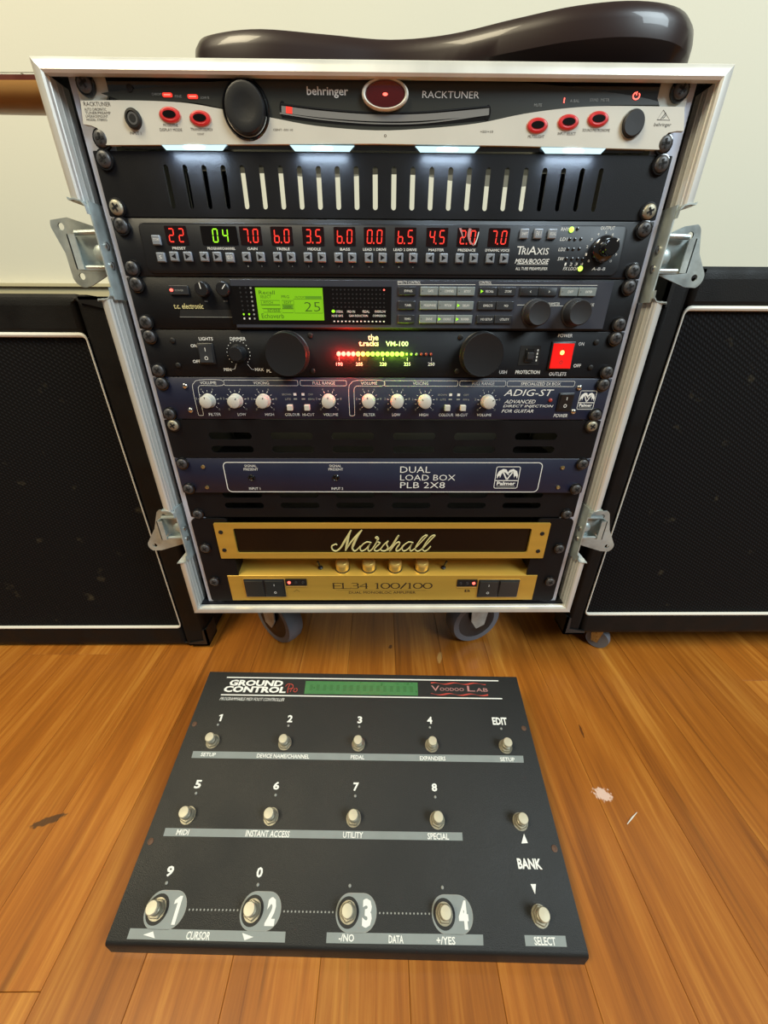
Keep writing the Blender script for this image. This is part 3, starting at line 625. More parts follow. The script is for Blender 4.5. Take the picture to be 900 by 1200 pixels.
for i, x in enumerate(DX):
    g = i == 1
    wn = MB(); hw = 9.6 if not g else 16.0
    wn.prism(rrect(x - hw, x + hw, ZD - 6.9, ZD + 6.9, 0.6, 2), W1, W1 + 0.35, 'smoke' if g else 'seg_off')
    o = U.put(wn, 'digit_display', label='two green digits in a dark window' if g else None)
    dg = MB(); m = 'green_led' if g else 'red_led'
    for k, ch in enumerate(digs[i]):
        digit(dg, ch, x + (-4.4 + 8.8 * k) * (1.02 if g else 1.0) + (1.0 if g else 0), ZD, 5.0, 10.4, W1 + 0.5, m, 0.95, dot=(k == 0 and i > 1))
    U.put(dg, 'lit_digits', parent=o).location = (0, 0, 0); DIG.append(o)
    if i == 9:
        gl = MB(); gl.add([(x - 8.6, ZD + 6.6, W1 + .7), (x - 6.4, ZD + 6.6, W1 + .7), (x - 3.2, ZD - 3.0, W1 + .7)], [(0, 1, 2)], 'pink_ink')
        gl.line(smooth_path([(x + 1.5, ZD + 6.4), (x + .6, ZD + 1.5), (x + 2.2, ZD - 3), (x + 6, ZD - 6.2)], 4), [2.4, 2.6, 2.6, 2.6, 2.4, 2.2, 2.0, 1.8, 1.6, 1.4, 1.2, .9, .6], W1 + .7, 'pink_ink')
        gl.line(smooth_path([(x + 9.3, ZD + 4), (x + 8.4, ZD - 1), (x + 6.6, ZD - 5.6)], 4), 0.8, W1 + .7, 'white_ink')
        q = U.put(gl, 'torn_film', parent=o, label='torn protective film on the display'); q.location = (0, 0, 0)
bb = MB(); bb.prism(rrect(-3.7, 3.7, -3.7, 3.7, 0.5, 2), 0, 2.4, 'btn_grey', ch=0.7)
src = None
BT = [(x, 1) for x in ()]
BX = [-191.21, -178.73, -163.90, -152.19, -125.64, -112.81, -97.48, -84.95, -69.75, -57.06, -41.85, -29.29, -14.06, -1.50, 13.59, 26.49, 41.75, 54.34, 69.15, 81.91, 97.21, 109.98]
ZB_ = -117.78
for i, x in enumerate(BX):
    if src is None: src = U.at(bb, 'arrow_button', x, ZB_, W1, label='grey arrow button'); o = src
    else: o = U.copy(src, x, ZB_, W1, label='grey arrow button')
for nm, (u, v) in (('edit_button', (-203.24, -118.47)), ('store_button', (-204.05, -105.64)), ('mode_button', (-140.71, -118.33)), ('shift_button', (125.32, -99.12)), ('loop_button', (137.81, -99.05)), ('recall_button', (150.49, -99.11))):
    U.copy(src, u, v, W1).name = 'plain_button'
t = MB()
for i, x in enumerate(BX): arrow(t, x, ZB_, 1.9, W1 + 2.5, 'black', -1 if i % 2 == 0 else 1)
for s, x, wd in zip(labels, DX, (12, 25, 9, 12, 12, 9, 21, 21, 14, 16, 22)): t.text(s, x, -111.34, wd, 2.0, W1 + .15, 'white_ink', 0.01)
for k in range(2, 14):
    if k < 14: t.text(str((k - 1) % 10), BX[k + 2], -124.67, 0.9, 1.2, W1 + .15, 'dim_ink')
for s, q in (('S', (-203.24, -118.47, 2.34, 2.62)), ('STORE', (-203.58, -105.32, 5.36, 1.89)), ('MIDI CH', (-140.66, -118.30, 5.08, 2.95)), ('SHIFT', (125.42, -99.22, 5.40, 2.19)), ('FX 1', (137.92, -98.99, 4.24, 3.13)), ('RECALL', (150.68, -99.07, 5.79, 2.19))): t.text(s, *q, W1 + 2.55, 'white_ink')
q = (136.25, -111.30, 29.79, 6.22); t.text('T', q[0] - 12.4, q[1], 6.0, q[3], W1 + .15, 'white_ink', 0.0, 0.1); t.text('RI', q[0] - 7.6, q[1] - .6, 5.2, q[3] * .8, W1 + .15, 'white_ink', 0.0, 0.1); t.text('A', q[0] - 0.7, q[1], 7.6, q[3], W1 + .15, 'white_ink', 0, 0.1); t.text('XIS', q[0] + 8.6, q[1] - .6, 11.0, q[3] * .8, W1 + .15, 'white_ink', 0, 0.1)
q = (136.52, -119.56, 30.75, 3.84); t.text('MESA/BOOGIE', *q, W1 + .15, 'white_ink', 0.01, 0.25); t.line([(q[0] - 14, q[1] - q[3] * .62), (q[0] + 15, q[1] - q[3] * .62)], 0.3, W1 + .15, 'white_ink')
t.text('ALL TUBE PREAMPLIFIER', 137.03, -125.30, 29.87, 2.28, W1 + .15, 'white_ink')
for s, q in (('RHY', (161.64, -95.42, 6.91, 2.48)), ('LD1', (162.10, -102.63, 6.21, 2.53)), ('LD2', (162.26, -110.32, 6.27, 2.58)), ('SW', (162.67, -117.50, 5.54, 2.63)), ('FX LOOP', (173.55, -125.11, 13.60, 2.69)), ('OUTPUT', (199.65, -94.36, 12.68, 2.66)), ('A-B-B', (199.80, -125.14, 12.41, 2.35)),
             ('1', (167.96, -121.62, 1.59, 2.33)), ('2', (173.13, -121.59, 2.39, 2.33)), ('3', (177.91, -121.57, 2.39, 2.33)), ('4', (183.08, -121.54, 2.39, 2.33))): t.text(s, *q, W1 + .15, 'white_ink', 0.0, 0.15)
ku, kv = 199.12, -110.12
for i in range(11):
    a = math.radians(225 - 27 * i); t.text(str(i), ku + 14.5 * math.cos(a), kv + 12.6 * math.sin(a), 1.6, 2.0, W1 + .15, 'white_ink')
U.put(t, 'lettering')
l = MB()
for (u, v) in ((172.70, -95.05), (167.55, -102.67), (172.23, -102.77), (177.61, -102.48), (167.67, -109.97), (172.43, -110.20), (177.86, -109.91), (167.80, -117.41), (173.05, -117.51), (178.12, -117.49), (182.90, -117.59)): l.lathe([(1.3, W1), (1.2, W1 + .5), (.3, W1 + .9)], u, v, 'gloss', 10)
U.put(l, 'unlit_leds')
for (u, v) in ((167.46, -95.63), (182.51, -125.06)): U.put(MB().lathe([(2.2, W1), (2.0, W1 + .9), (.8, W1 + 1.5)], u, v, 'green_dot', 14), 'green_led', label='green LED, lit')
k = MB(); k.lathe([(10.4, W1), (10.4, W1 + 4), (9.4, W1 + 5.5), (6.6, W1 + 6.5), (6.6, W1 + 16.5), (5.9, W1 + 17.6), (0.5, W1 + 17.8)], ku, kv, 'gloss', 28)
k.line([(ku + 2.5, kv + 3.6), (ku + 4.0, kv + 5.4)], 0.8, W1 + 17.9, 'white_ink'); U.put(k, 'output_knob')
fix_screws(U, std(2))

# ================================================================== effects processor with green screen
U = Unit('effects_processor', 'graphite effects processor with a bright green screen reading 25', 'effects unit', -177.8)
plate(U, -133.35, -177.8, 'black'); chassis(U, -133.35, -177.8, 220)
b = MB(); x0, x1, z0, z1 = -142.45, 214.57, -175.89, -135.18; b.prism([(x0 - 2, z1), (x0 - 2, z0), (x1 + 2, z0), (x1 + 2, z1)], 0, 3.0, 'tc_face', ch=0.5); U.put(b, 'control_panel', label='graphite grey raised centre panel')
WT = 3.0
b = MB(); x0, x1, z0, z1 = -144.39, 6.88, -172.54, -140.54; b.prism([(x0 - 3, z1), (x0 - 3, z0), (x1, z0), (x1, z1)], WT, WT + .3, 'smoke'); U.put(b, 'display_window')
b = MB(); x0, x1, z0, z1 = -121.37, -58.15, -169.03, -141.81; b.prism([(x0, z1), (x0, z0), (x1, z0), (x1, z1)], WT + .3, WT + .7, 'lcd'); lc = U.put(b, 'screen', label='bright green backlit screen')
t = MB(); wz = WT + .85
def q_(a): return a
t.text('Recall', -110.86, -145.76, 14.89, 3.14, wz, 'lcd_ink'); t.text('25', -68.74, -157.44, 15.14, 7.93, wz, 'lcd_ink', -0.012); t.text('Echoverb', -107.60, -165.44, 21.46, 4.04, wz, 'lcd_ink')
for bx_ in ((-86.08, -59.09, -162.84, -151.09), (-117.90, -99.60, -155.79, -152.30), (-117.20, -99.22, -159.03, -156.23), (-116.03, -99.20, -162.29, -159.46), (-97.15, -86.57, -155.73, -152.21), (-97.56, -86.93, -158.97, -155.78), (-97.99, -87.31, -162.60, -159.38)):
    a0, a1, c0, c1 = bx_; t.line([(a0, c0), (a1, c0), (a1, c1), (a0, c1)], 0.35, wz, 'lcd_ink', closed=True)
for s, q in (('SELECT', (-112.35, -149.27, 10.51, 2.47)), ('PRG', (-93.75, -149.19, 7.28, 2.47)), ('EDIT', (-91.86, -153.96, 7.33, 2.14)), ('USER', (-92.29, -157.73, 7.36, 1.80)), ('1 PITCH', (-111.60, -154.06, 10.98, 2.14)), ('REVERB', (-105.97, -160.87, 11.90, 2.18)), ('FACTORY', (-79.62, -149.47, 9.72, 1.77))): t.text(s, *q, wz, 'lcd_ink')
a0, a1, c0, c1 = -74.78, -59.38, -150.61, -148.57; t.prism([(a0, c0), (a1, c0), (a1, c1), (a0, c1)], wz - .1, wz, 'lcd_mid')
a0, a1, c0, c1 = -97.15, -87.34, -158.61, -156.13; t.prism([(a0, c0), (a1, c0), (a1, c1), (a0, c1)], wz - .12, wz - .05, 'lcd_mid')
o = U.put(t, 'screen_text', parent=lc); o.location = (0, 0, 0)
l = MB()
gx0, gz0 = -48.47, -143.19; gx1, gz1 = -0.09, -157.49
for r_ in range(5):
    for c_ in range(14):
        x = gx0 + (gx1 - gx0) * c_ / 13; z = gz0 + (gz1 - gz0) * r_ / 4; l.prism(rrect(x - .75, x + .75, z - .6, z + .6, .3, 1), WT + .3, WT + .5, 'red_dot' if (r_ == 0 and c_ == 13) else 'off_led')
for c_ in range(14): x = gx0 + (gx1 - gx0) * c_ / 13; z = -169.81; l.prism(rrect(x - .8, x + .8, z - .55, z + .55, .2, 1), WT + .3, WT + .45, 'white_ink')
for r_ in range(8):
    z = -142.19 + (-167.73 - -142.19) * r_ / 7
    for u0, u1 in ((-135.43, -135.69), (-130.23, -130.48), (-125.42, -125.76)):
        x = u0 + (u1 - u0) * 0.5; l.prism(rrect(x - .8, x + .8, z - .8, z + .8, .4, 1), WT + .3, WT + .5, ('green_led' if r_ == 6 else 'white_ink' if r_ == 7 else 'off_led') if u0 < -125.42 - 1 else 'dim_ink')
cu, cv = -48.93, -161.12; l.prism(ell(cu, cv, 1.7, 1.3, 12), WT + .3, WT + .7, 'green_led')
U.put(l, 'level_meter', label='grid of small dark LEDs, one lit red')
t = MB()
for s, q in (('INTERNAL', (-42.94, -161.42, 6.59, 1.97)), ('MIDI IN', (-31.82, -161.37, 7.42, 1.97)), ('PEDAL', (-17.39, -161.30, 6.60, 1.97)), ('OVERFLOW', (-3.78, -161.24, 10.72, 1.97)), ('NOISE GATE', (-45.19, -165.01, 10.76, 1.84)), ('GAIN REDUCTION', (-24.91, -164.92, 18.22, 1.84)), ('COMPRESSION', (-4.61, -164.83, 12.43, 1.84))): t.text(s, *q, WT + .45, 'white_ink')
t.text('EFFECTS CONTROL', 23.43, -136.94, 21.62, 2.26, WT + .15, 'white_ink'); t.text('CONTROL', 95.00, -136.72, 11.64, 2.26, WT + .15, 'white_ink')
t.line([(12.66, -138.81), (85.76, -138.45)], .35, WT + .15, 'white_ink'); t.line([(89.40, -138.57), (201.21, -138.43)], .35, WT + .15, 'white_ink')
t.line([(128.03, -155.02), (136.26, -154.99)], .35, WT + .15, 'white_ink'); t.text('PARAMETER', 162.42, -153.86, 13.17, 2.16, WT + .15, 'white_ink'); t.text('VALUE', 198.49, -154.59, 7.43, 2.52, WT + .15, 'white_ink'); t.line([(156.20, -155.69), (172.71, -155.61)], .35, WT + .15, 'white_ink')
t.text('t.c. electronic', -188.41, -157.40, 28.38, 4.70, .7, 'logo', 0.015)
for s, q in (('IN', (-170.88, -153.18, 2.45, 1.43)), ('OUT', (-152.09, -153.09, 4.09, 1.43)), ('POWER', (-193.59, -144.37, 8.06, 1.54))): t.text(s, *q, 1.9 if s == 'POWER' else .15, 'dim_ink')
def keys(x0, x1, n, va, vb, names, m, lit=()):
    za, zb = va, vb; wd = (x1 - x0) / n
    for i in range(n):
        a, c = x0 + wd * i + .35, x0 + wd * (i + 1) - .35
        U.put(MB().prism(rrect(a, c, zb + .3, za - .3, .4, 2), WT, WT + 1.8, m, ch=.5), 'panel_button', label=('sage grey panel button' if m == 'btn_dkgrey' else 'charcoal panel button'))
        t.text(names[i], (a + c) / 2 + 1.2, (za + zb) / 2, min(len(names[i]) * 1.25, c - a - 4), 1.9, WT + 1.85, 'white_ink')
        if i in lit: arrow(t, a + 2.3, (za + zb) / 2, 1.3, WT + 1.9, 'green_led')
        else: t.box(a + 1.4, a + 2.2, (za + zb) / 2 - .3, (za + zb) / 2 + .3, WT + 1.8, WT + 1.88, 'dark')
R1 = (-140.00, -147.83); R2 = (-151.80, -159.72); R3 = (-163.53, -171.39)
XA = (13.01, 30.22); XB = (33.91, 86.04); XC = (89.74, 124.69)
keys(*XA, 1, *R1, ['BYPASS'], 'btn_black'); keys(*XA, 1, *R2, ['TUNER'], 'btn_black'); keys(*XA, 1, *R3, ['TEMPO'], 'btn_black')
keys(*XB, 3, *R1, ['GATE', 'COMPRES', 'BOOST'], 'btn_dkgrey'); keys(*XB, 3, *R2, ['MOD/PHASE', 'PITCH', 'DELAY'], 'btn_dkgrey', (2,)); keys(*XB, 3, *R3, ['DRIVE', 'CHORUS', 'REVERB'], 'btn_dkgrey', (1, 2))
keys(*XC, 2, *R1, ['RECALL', 'STORE'], 'btn_black', (0,)); keys(*XC, 2, *R2, ['EFFECTS', 'MOD'], 'btn_black'); keys(*XC, 2, *R3, ['I/O SETUP', 'UTILITY'], 'btn_black')
keys(128.27, 163.82, 2, *R1, ['<', '>'], 'btn_black'); keys(166.50, 201.22, 2, *R1, ['EXIT', 'ENTER'], 'btn_dkgrey')
U.put(t, 'lettering')
for (u, v) in ((145.82, -161.92), (184.41, -161.38)): U.put(MB().lathe([(12.6, WT), (12.6, WT + 1.5), (11.4, WT + 2.5), (10.9, WT + 13), (9.9, WT + 14.4), (6.5, WT + 13.6), (.5, WT + 13.4)], u, v, 'rubber', 32), 'encoder_knob')
for (u, v), a in (((-170.79, -143.29), 0.15), ((-151.04, -143.19), -0.75)):
    k = MB(); k.lathe([(6.8, 0), (6.8, 1), (6.2, 6.2), (5.4, 7.0), (.4, 7.1)], u, v, 'plastic', 24); k.line([(u - 3.6 * math.sin(-a) * 0, v), (u + 5 * math.sin(-a), v + 5 * math.cos(a))], .8, 7.2, 'white_ink'); U.put(k, 'level_knob')
x0, x1, z0, z1 = -203.20, -185.06, -147.92, -140.31; U.put(MB().prism(rrect(x0, x1, z0, z1, .5, 2), 0, 1.8, 'btn_black', ch=.4), 'power_button')
u, v = -200.78, -144.13; U.put(MB().prism(ell(u, v, 1.6, 1.3, 12), 1.8, 2.2, 'red_dot'), 'power_led', label='small red power light')
x0, x1, z0, z1 = -199.10, -146.17, -166.54, -160.38; c = MB(); c.prism([(x0 + 2, z1), (x0, z0), (x1, z0), (x1, z1)], 0, .4, 'dark'); c.line([(x0, z0 - .2), (x1, z0 - .2)], .4, .5, 'dim_ink'); U.put(c, 'card_slot')
fix_screws(U, std(3))

# ================================================================== power conditioner
U = Unit('power_conditioner', 'black power conditioner with a glowing red to green LED bar and a lit red rocker', 'power conditioner', -222.25)
plate(U, -177.8, -222.25, 'black'); chassis(U, -177.8, -222.25, 200)
for (u, v) in ((-97.21, -199.53), (98.75, -199.20)): U.put(MB().lathe([(21.6, 0), (21.6, 1), (21.0, 1.4), (20.6, 11.0), (19.8, 12.4), (18.9, 12.2), (.5, 11.9)], u, v, 'plastic', 44), 'lamp_knob')
t = MB()
for s, q in (('LIGHTS', (-178.06, -186.01, 14.03, 3.11)), ('ON', (-191.41, -192.45, 6.42, 2.92)), ('OFF', (-191.92, -207.18, 7.85, 2.94)), ('DIMMER', (-146.15, -185.89, 15.75, 3.11)), ('MIN', (-161.76, -214.91, 7.49, 3.00)), ('MAX', (-128.92, -214.79, 8.82, 3.00)), ('PL', (-119.19, -216.22, 4.86, 2.93)), ('USH', (124.54, -216.43, 8.04, 3.37)),
             ('190', (-45.83, -209.28, 6.60, 3.30)), ('205', (-25.37, -209.21, 7.04, 3.30)), ('220', (-0.71, -209.12, 7.05, 3.30)), ('235', (24.10, -209.03, 6.79, 3.30)), ('250', (49.02, -208.94, 6.89, 3.30)), ('PROTECTION', (150.25, -216.43, 25.49, 3.54)), ('POWER', (181.99, -181.64, 14.61, 3.18)), ('OUTLETS', (182.18, -218.05, 17.95, 3.64)), ('ON', (199.99, -189.21, 5.64, 3.16)), ('OFF', (200.66, -209.93, 7.56, 3.24))): t.text(s, *q, .15, 'white_ink', 0.012)
t.text('the', -10.84, -183.98, 10.68, 5.82, .15, 'white_ink', 0.02); t.text('t.racks', -15.32, -189.47, 19.95, 5.12, .15, 'white_ink', 0.02); t.text('VM-100', 13.21, -189.79, 22.83, 4.73, .15, 'white_ink', 0.02)
for u, v in ((-45.79, -204.20), (-25.24, -204.12), (-0.73, -204.19), (24.08, -204.35), (48.82, -204.26)): t.line([(u, v - 1.7), (u, v + 1.7)], .35, .15, 'white_ink')
u, v = -147.75, -199.32
for i in range(17):
    a = math.radians(225 - 270 * i / 16); t.prism(ell(u + 11.6 * math.cos(a), v + 11.6 * math.sin(a), .45, .45, 6), 0, .15, 'white_ink')
t.line([(-151.78, -209.49), (-154.41, -214.47), (-157.54, -214.73)], .35, .15, 'white_ink'); t.line([(-140.39, -209.45), (-136.83, -214.65), (-134.21, -214.81)], .35, .15, 'white_ink')
U.put(t, 'lettering')
U.put(MB().lathe([(8.6, 0), (8.6, 1.5), (7.4, 3), (7.0, 9), (6.2, 10), (.5, 10)], u, v, 'plastic', 24), 'dimmer_knob')
def rocker(name, x0, x1, z0, z1, m, w0=0, frame='plastic', tilt=1, marks='white_ink', label=None):
    f = MB(); f.prism(rrect(x0, x1, z0, z1, .6, 2), w0, w0 + 1.4, frame, ch=.5)
    o = U.put(f, name)
    k = MB(); a, c = x0 + 1.6, x1 - 1.6; e, g = z0 + 1.8, z1 - 1.8; zm = (e + g) / 2; hi, lo_ = (3.4, 1.8) if tilt > 0 else (1.8, 3.4)
    vs_ = [(a, e, w0 + 1), (c, e, w0 + 1), (c, g, w0 + 1), (a, g, w0 + 1), (a, e, w0 + hi), (c, e, w0 + hi), (c, zm, w0 + 2.1), (a, zm, w0 + 2.1), (c, g, w0 + lo_), (a, g, w0 + lo_)]
    k.add(vs_, [(0, 3, 2, 1), (0, 1, 5, 4), (4, 5, 6, 7), (7, 6, 8, 9), (9, 8, 2, 3), (1, 2, 8, 6, 5), (0, 4, 7, 9, 3)], m)
    if marks:
        zt_, zb_ = zm + (g - zm) * .5, zm - (zm - e) * .5
        X = Matrix.Identity(4)
        k.line([((a + c) / 2 + 1.5 * math.cos(i * .7854), zb_ + 1.6 * math.sin(i * .7854)) for i in range(8)], .6, w0 + (hi + 2.1) / 2 + .25, marks, closed=True)
        k.line([((a + c) / 2, zt_ - 1.7), ((a + c) / 2, zt_ + 1.7)], .6, w0 + (lo_ + 2.1) / 2 + .25, marks)
    r_ = U.put(k, 'rocker', parent=o, label=label); r_.location = (0, 0, 0); return o
rocker('light_switch', -188.11, -172.12, -209.57, -189.95, 'btn_black'); rocker('outlet_switch', 169.84, 194.01, -214.08, -186.97, 'rocker_red', label='red rocker, lit from inside', marks='dim_red')
u, v = 181.16, -197.27; U.put(MB().lathe([(2.2, 2.9), (1.6, 3.2), (.3, 3.3)], u, v, 'amber_dot', 14), 'neon_lamp')
u, v = -147.75, -199.32
c = MB(); x0, x1, z0, z1 = 138.79, 159.85, -209.61, -191.04; c.prism([(x0, z1), (x0, z0), (x1, z0), (x1, z1)], 0, .3, 'dark')
xm, zm = (x0 + x1) / 2, (z0 + z1) / 2; c.prism(rrect(xm - 4.6, xm + 4.2, zm - 6.5, zm + 6.5, 1, 2), 0, 1.4, 'gloss', ch=.3); c.prism(rrect(xm - 3.4, xm + 3.0, zm - 3.4, zm + 3.2, .8, 2), 1.4, 4.2, 'btn_black', ch=.6)
for i in range(4): c.box(xm + 7, xm + 8.3, zm - 5.5 + 3.2 * i, zm - 3.6 + 3.2 * i, .3, .45, 'white_ink')
U.put(c, 'breaker')
lx0, lz = -45.99, -199.42; lx1 = 48.08
for i in range(20):
    x = lx0 + (lx1 - lx0) * i / 19; m = 'bar_red' if i < 4 else 'amber_dot' if i < 6 else 'green_dot' if i < 14 else 'dim_green' if i < 17 else 'dim_red'
    r_ = 2.3 if i < 14 else 1.4
    U.put(MB().lathe([(r_, 0), (r_, .8), (r_ * .7, 1.8), (.3, 2.2)], x, lz, m, 14), 'bar_led', label={'bar_red': 'lit red LED', 'amber_dot': 'lit amber LED', 'green_dot': 'lit green LED'}.get(m, 'unlit LED with a faint added glow'))
def glow(x, col, e):
    ld = bpy.data.lights.new('led_glow', 'POINT'); ld.energy = e; ld.color = col; ld.shadow_soft_size = .003
    o = bpy.data.objects.new('led_glow', ld); C.objects.link(o); o.parent = U.root; o.location = (x / 1000, -.007, lz / 1000 - U.zb)
for x, c_, e in ((lx0 + 3, (1, .02, .015), .11), (lx0 + 14, (1, .03, .015), .11), (lx0 + 27, (1, .3, .02), .03), (lx0 + 42, (.45, 1, .03), .022), (lx0 + 57, (.45, 1, .03), .022), (lx0 + 70, (.45, 1, .03), .022)): glow(x, c_, e)
hs = None
for u, v in ((-211.55, -187.71), (-211.56, -210.94), (-73.55, -182.49), (-73.67, -216.02), (77.08, -183.43), (76.26, -215.76), (214.81, -187.57), (215.11, -211.59)):
    if hs is None: hs = U.at(hexmb(), 'hex_screw', u, v)
    else: U.copy(hs, u, v)
fix_screws(U, std(4))

# ================================================================== direct box (blue, white knobs)
def palmer(t, x0, x1, z0, z1, w):
    W2, H2 = x1 - x0, z1 - z0
    def P_(a, b_): return (x0 + W2 * a, z0 + H2 * b_)
    t.line([P_(*p) for p in rrect(0, 1, 0, 1, .07, 3)], W2 * .028, w, 'white_ink', closed=True)
    t.line([P_(.02, .36), P_(.98, .36)], H2 * .04, w, 'white_ink')
    t.text('Palmer', x0 + W2 * .5, z0 + H2 * .225, W2 * .8, H2 * .17, w, 'white_ink', 0.03); t.line([P_(.1, .085), P_(.9, .085)], H2 * .03, w, 'dim_ink')
    # palm crowns: drooping fronds and crossed trunks
    t.add([(*P_(a, b_), w) for a, b_ in ((.07, .44), (.05, .62), (.12, .80), (.28, .90), (.42, .88), (.50, .74), (.58, .60), (.50, .64), (.40, .74), (.30, .76), (.24, .66), (.20, .48), (.17, .60), (.12, .56))], [(0, 1, 13), (1, 2, 12, 13), (2, 10, 11, 12), (2, 3, 9, 10), (3, 4, 8, 9), (4, 5, 7, 8), (5, 6, 7)], 'white_ink')
    t.add([(*P_(1 - a, b_), w) for a, b_ in ((.07, .44), (.05, .62), (.12, .80), (.28, .90), (.42, .86), (.50, .76), (.46, .68), (.44, .70), (.40, .74), (.30, .76), (.24, .66), (.20, .48), (.17, .60), (.12, .56))], [(13, 1, 0), (13, 12, 2, 1), (12, 11, 10, 2), (10, 9, 3, 2), (9, 8, 4, 3), (8, 7, 5, 4), (7, 6, 5)], 'white_ink')
    t.line([P_(.30, .76), P_(.50, .40)], W2 * .055, w, 'white_ink'); t.line([P_(.72, .78), P_(.50, .40)], W2 * .055, w, 'white_ink')
U = Unit('direct_box', 'dark blue direct injection box with a row of pale grey knobs', 'direct box', -266.7)
plate(U, -222.25, -266.7, 'navy'); chassis(U, -222.25, -266.7, 215)
t = MB(); ZA, ZC = -225.35, -230.78; ZBt2 = -261.99
def tab(x0, x1, s, tc): t.line(rrect(x0, x1, ZC, ZA, 1.2, 2), .4, .15, 'white_ink', closed=True); t.text(s, tc, (ZA + ZC) / 2, len(s) * 2.35, 3.0, .15, 'white_ink')
def leg(xl, xr, zb_): t.line(smooth_path([(xr, ZA), (xl + 9, ZA), (xl + 2.5, ZA - 3), (xl, ZA - 9), (xl, zb_ + 3), (xl + .8, zb_), (xl + 4.6, zb_), (xl + 5.6, zb_ + 3), (xl + 5.6, ZC - 5), (xl + 7.5, ZC - 1), (xl + 11, ZC), (xr, ZC)], 3, True), .4, .15, 'white_ink', closed=True)
leg(-202.09, -170.32, ZBt2); t.text('VOLUME', -184.63, (ZA + ZC) / 2, 17, 3.0, .15, 'white_ink')
tab(-168.08, -90.56, 'VOICING', -129.13); tab(-88.05, -39.35, 'FULL RANGE', -63.17)
leg(-37.19, -1.55, ZBt2); t.text('VOLUME', -15.60, (ZA + ZC) / 2, 17, 3.0, .15, 'white_ink')
tab(0.52, 78.28, 'VOICING', 39.01); tab(80.36, 128.92, 'FULL RANGE', 105.40); tab(130.73, 202.35, 'SPECIALIZED DI BOX', 166.52)
KB = [(-187.45, -246.33), (-158.23, -246.25), (-128.54, -246.34), (-59.10, -246.15), (-16.22, -246.02), (14.41, -246.12), (44.16, -246.30), (111.93, -246.38)]
ks = None
for i, (u, v) in enumerate(KB):
    k = MB(); k.lathe([(7.4, 0), (7.4, 1.0), (6.9, 1.4), (6.5, 8.5), (6.3, 9.6), (5.4, 10.2), (.4, 10.3)], 0, 0, 'knob_grey', 26); k.box(-.35, .35, 3.6, 5.4, 10.2, 10.5, 'dark')
    if ks is None: ks = U.at(k, 'control_knob', u, v)
    else: U.copy(ks, u, v, rot=(i * 1.7) % 2 - 1)
    for q in range(11):
        a = math.radians(225 - 27 * q); c_, s_ = math.cos(a), math.sin(a)
        if q % 2: t.line([(u + 9.2 * c_, v + 9.2 * s_), (u + 10.8 * c_, v + 10.8 * s_)], .35, .15, 'white_ink')
        else: t.line([(u + 8.8 * c_, v + 8.8 * s_), (u + 11 * c_, v + 11 * s_)], .45, .15, 'white_ink'); t.text(str(q), u + 13.2 * c_, v + 13 * s_, 1.6, 2.2, .15, 'dim_ink')
ZL = -261.06
for s, x, wd in (('FILTER', -184.12, 13), ('LOW', -154.76, 9), ('HIGH', -124.63, 9.5), ('COLOUR', -99.67, 16), ('HI-CUT', -82.15, 13), ('VOLUME', -57.90, 16), ('FILTER', -15.50, 12.5), ('LOW', 13.87, 9), ('HIGH', 43.92, 9.5), ('COLOUR', 68.48, 16), ('HI-CUT', 85.65, 13), ('VOLUME', 110.34, 16)): t.text(s, x, ZL, wd, 3.0, .15, 'white_ink')
for cx in (-90.60, 75.94):
    for s, dx, dz, wd in (('BROWN', -13, 2.2, 9.5), ('LITE', -12, -2.6, 6), ('OFF', 12.5, 2.2, 5.5), ('80Hz', 13, -2.6, 7)): t.text(s, cx + dx, -241.95 + dz, wd, 2.0, .15, 'dim_ink')
    for dx in (-4.2, 4.4): t.box(cx + dx - 1.5, cx + dx + 1.5, -241.95 + 1, -241.95 + 3.6, 0, .15, 'white_ink'); t.box(cx + dx - 1.8, cx + dx + 1.8, -241.95 - 3.2, -241.95 - 1.8, 0, .15, 'dim_ink')
for u, v in ((-101.00, -253.05), (-82.44, -252.99), (68.87, -253.04), (85.80, -252.99)): U.put(MB().prism(rrect(u - 2.9, u + 2.9, v - 3.0, v + 3.0, .5, 2), 0, 5, 'knob_grey', ch=.5), 'push_button')
t.text('ADIG-ST', 155.38, -237.18, 50.86, 6.81, .15, 'white_ink', 0.0, 0.35); t.text('ADVANCED', 147.82, -246.55, 32.87, 3.79, .15, 'white_ink', 0, .35); t.text('DIRECT INJECTION', 157.08, -251.66, 53.56, 3.56, .15, 'white_ink', 0, .35); t.text('FOR GUITAR', 146.98, -256.65, 34.65, 3.42, .15, 'white_ink', 0, .35); t.text('POWER', 194.94, -261.50, 15.09, 3.74, .15, 'white_ink', 0, .2)
palmer(t, 210.85, 228.33, -254.55, -235.09, .15)
U.put(t, 'lettering')
u, v = 180.17, -245.01; U.put(MB().lathe([(2.0, 0), (1.8, 1.2), (.6, 2)], u, v, 'dim_red', 14), 'power_led')
rocker('power_switch', 188.41, 204.65, -256.35, -236.96, 'plastic', tilt=-1)
hs = None
for u, v in ((-209.62, -231.44), (-209.45, -256.72), (208.29, -231.87), (207.87, -257.09)):
    if hs is None: hs = U.at(MB().lathe([(2.9, 0), (2.8, .8), (2.0, 1.6), (.6, 1.8)], 0, 0, 'chrome', 14), 'chassis_screw', u, v)
    else: U.copy(hs, u, v)
fix_screws(U, std(5))

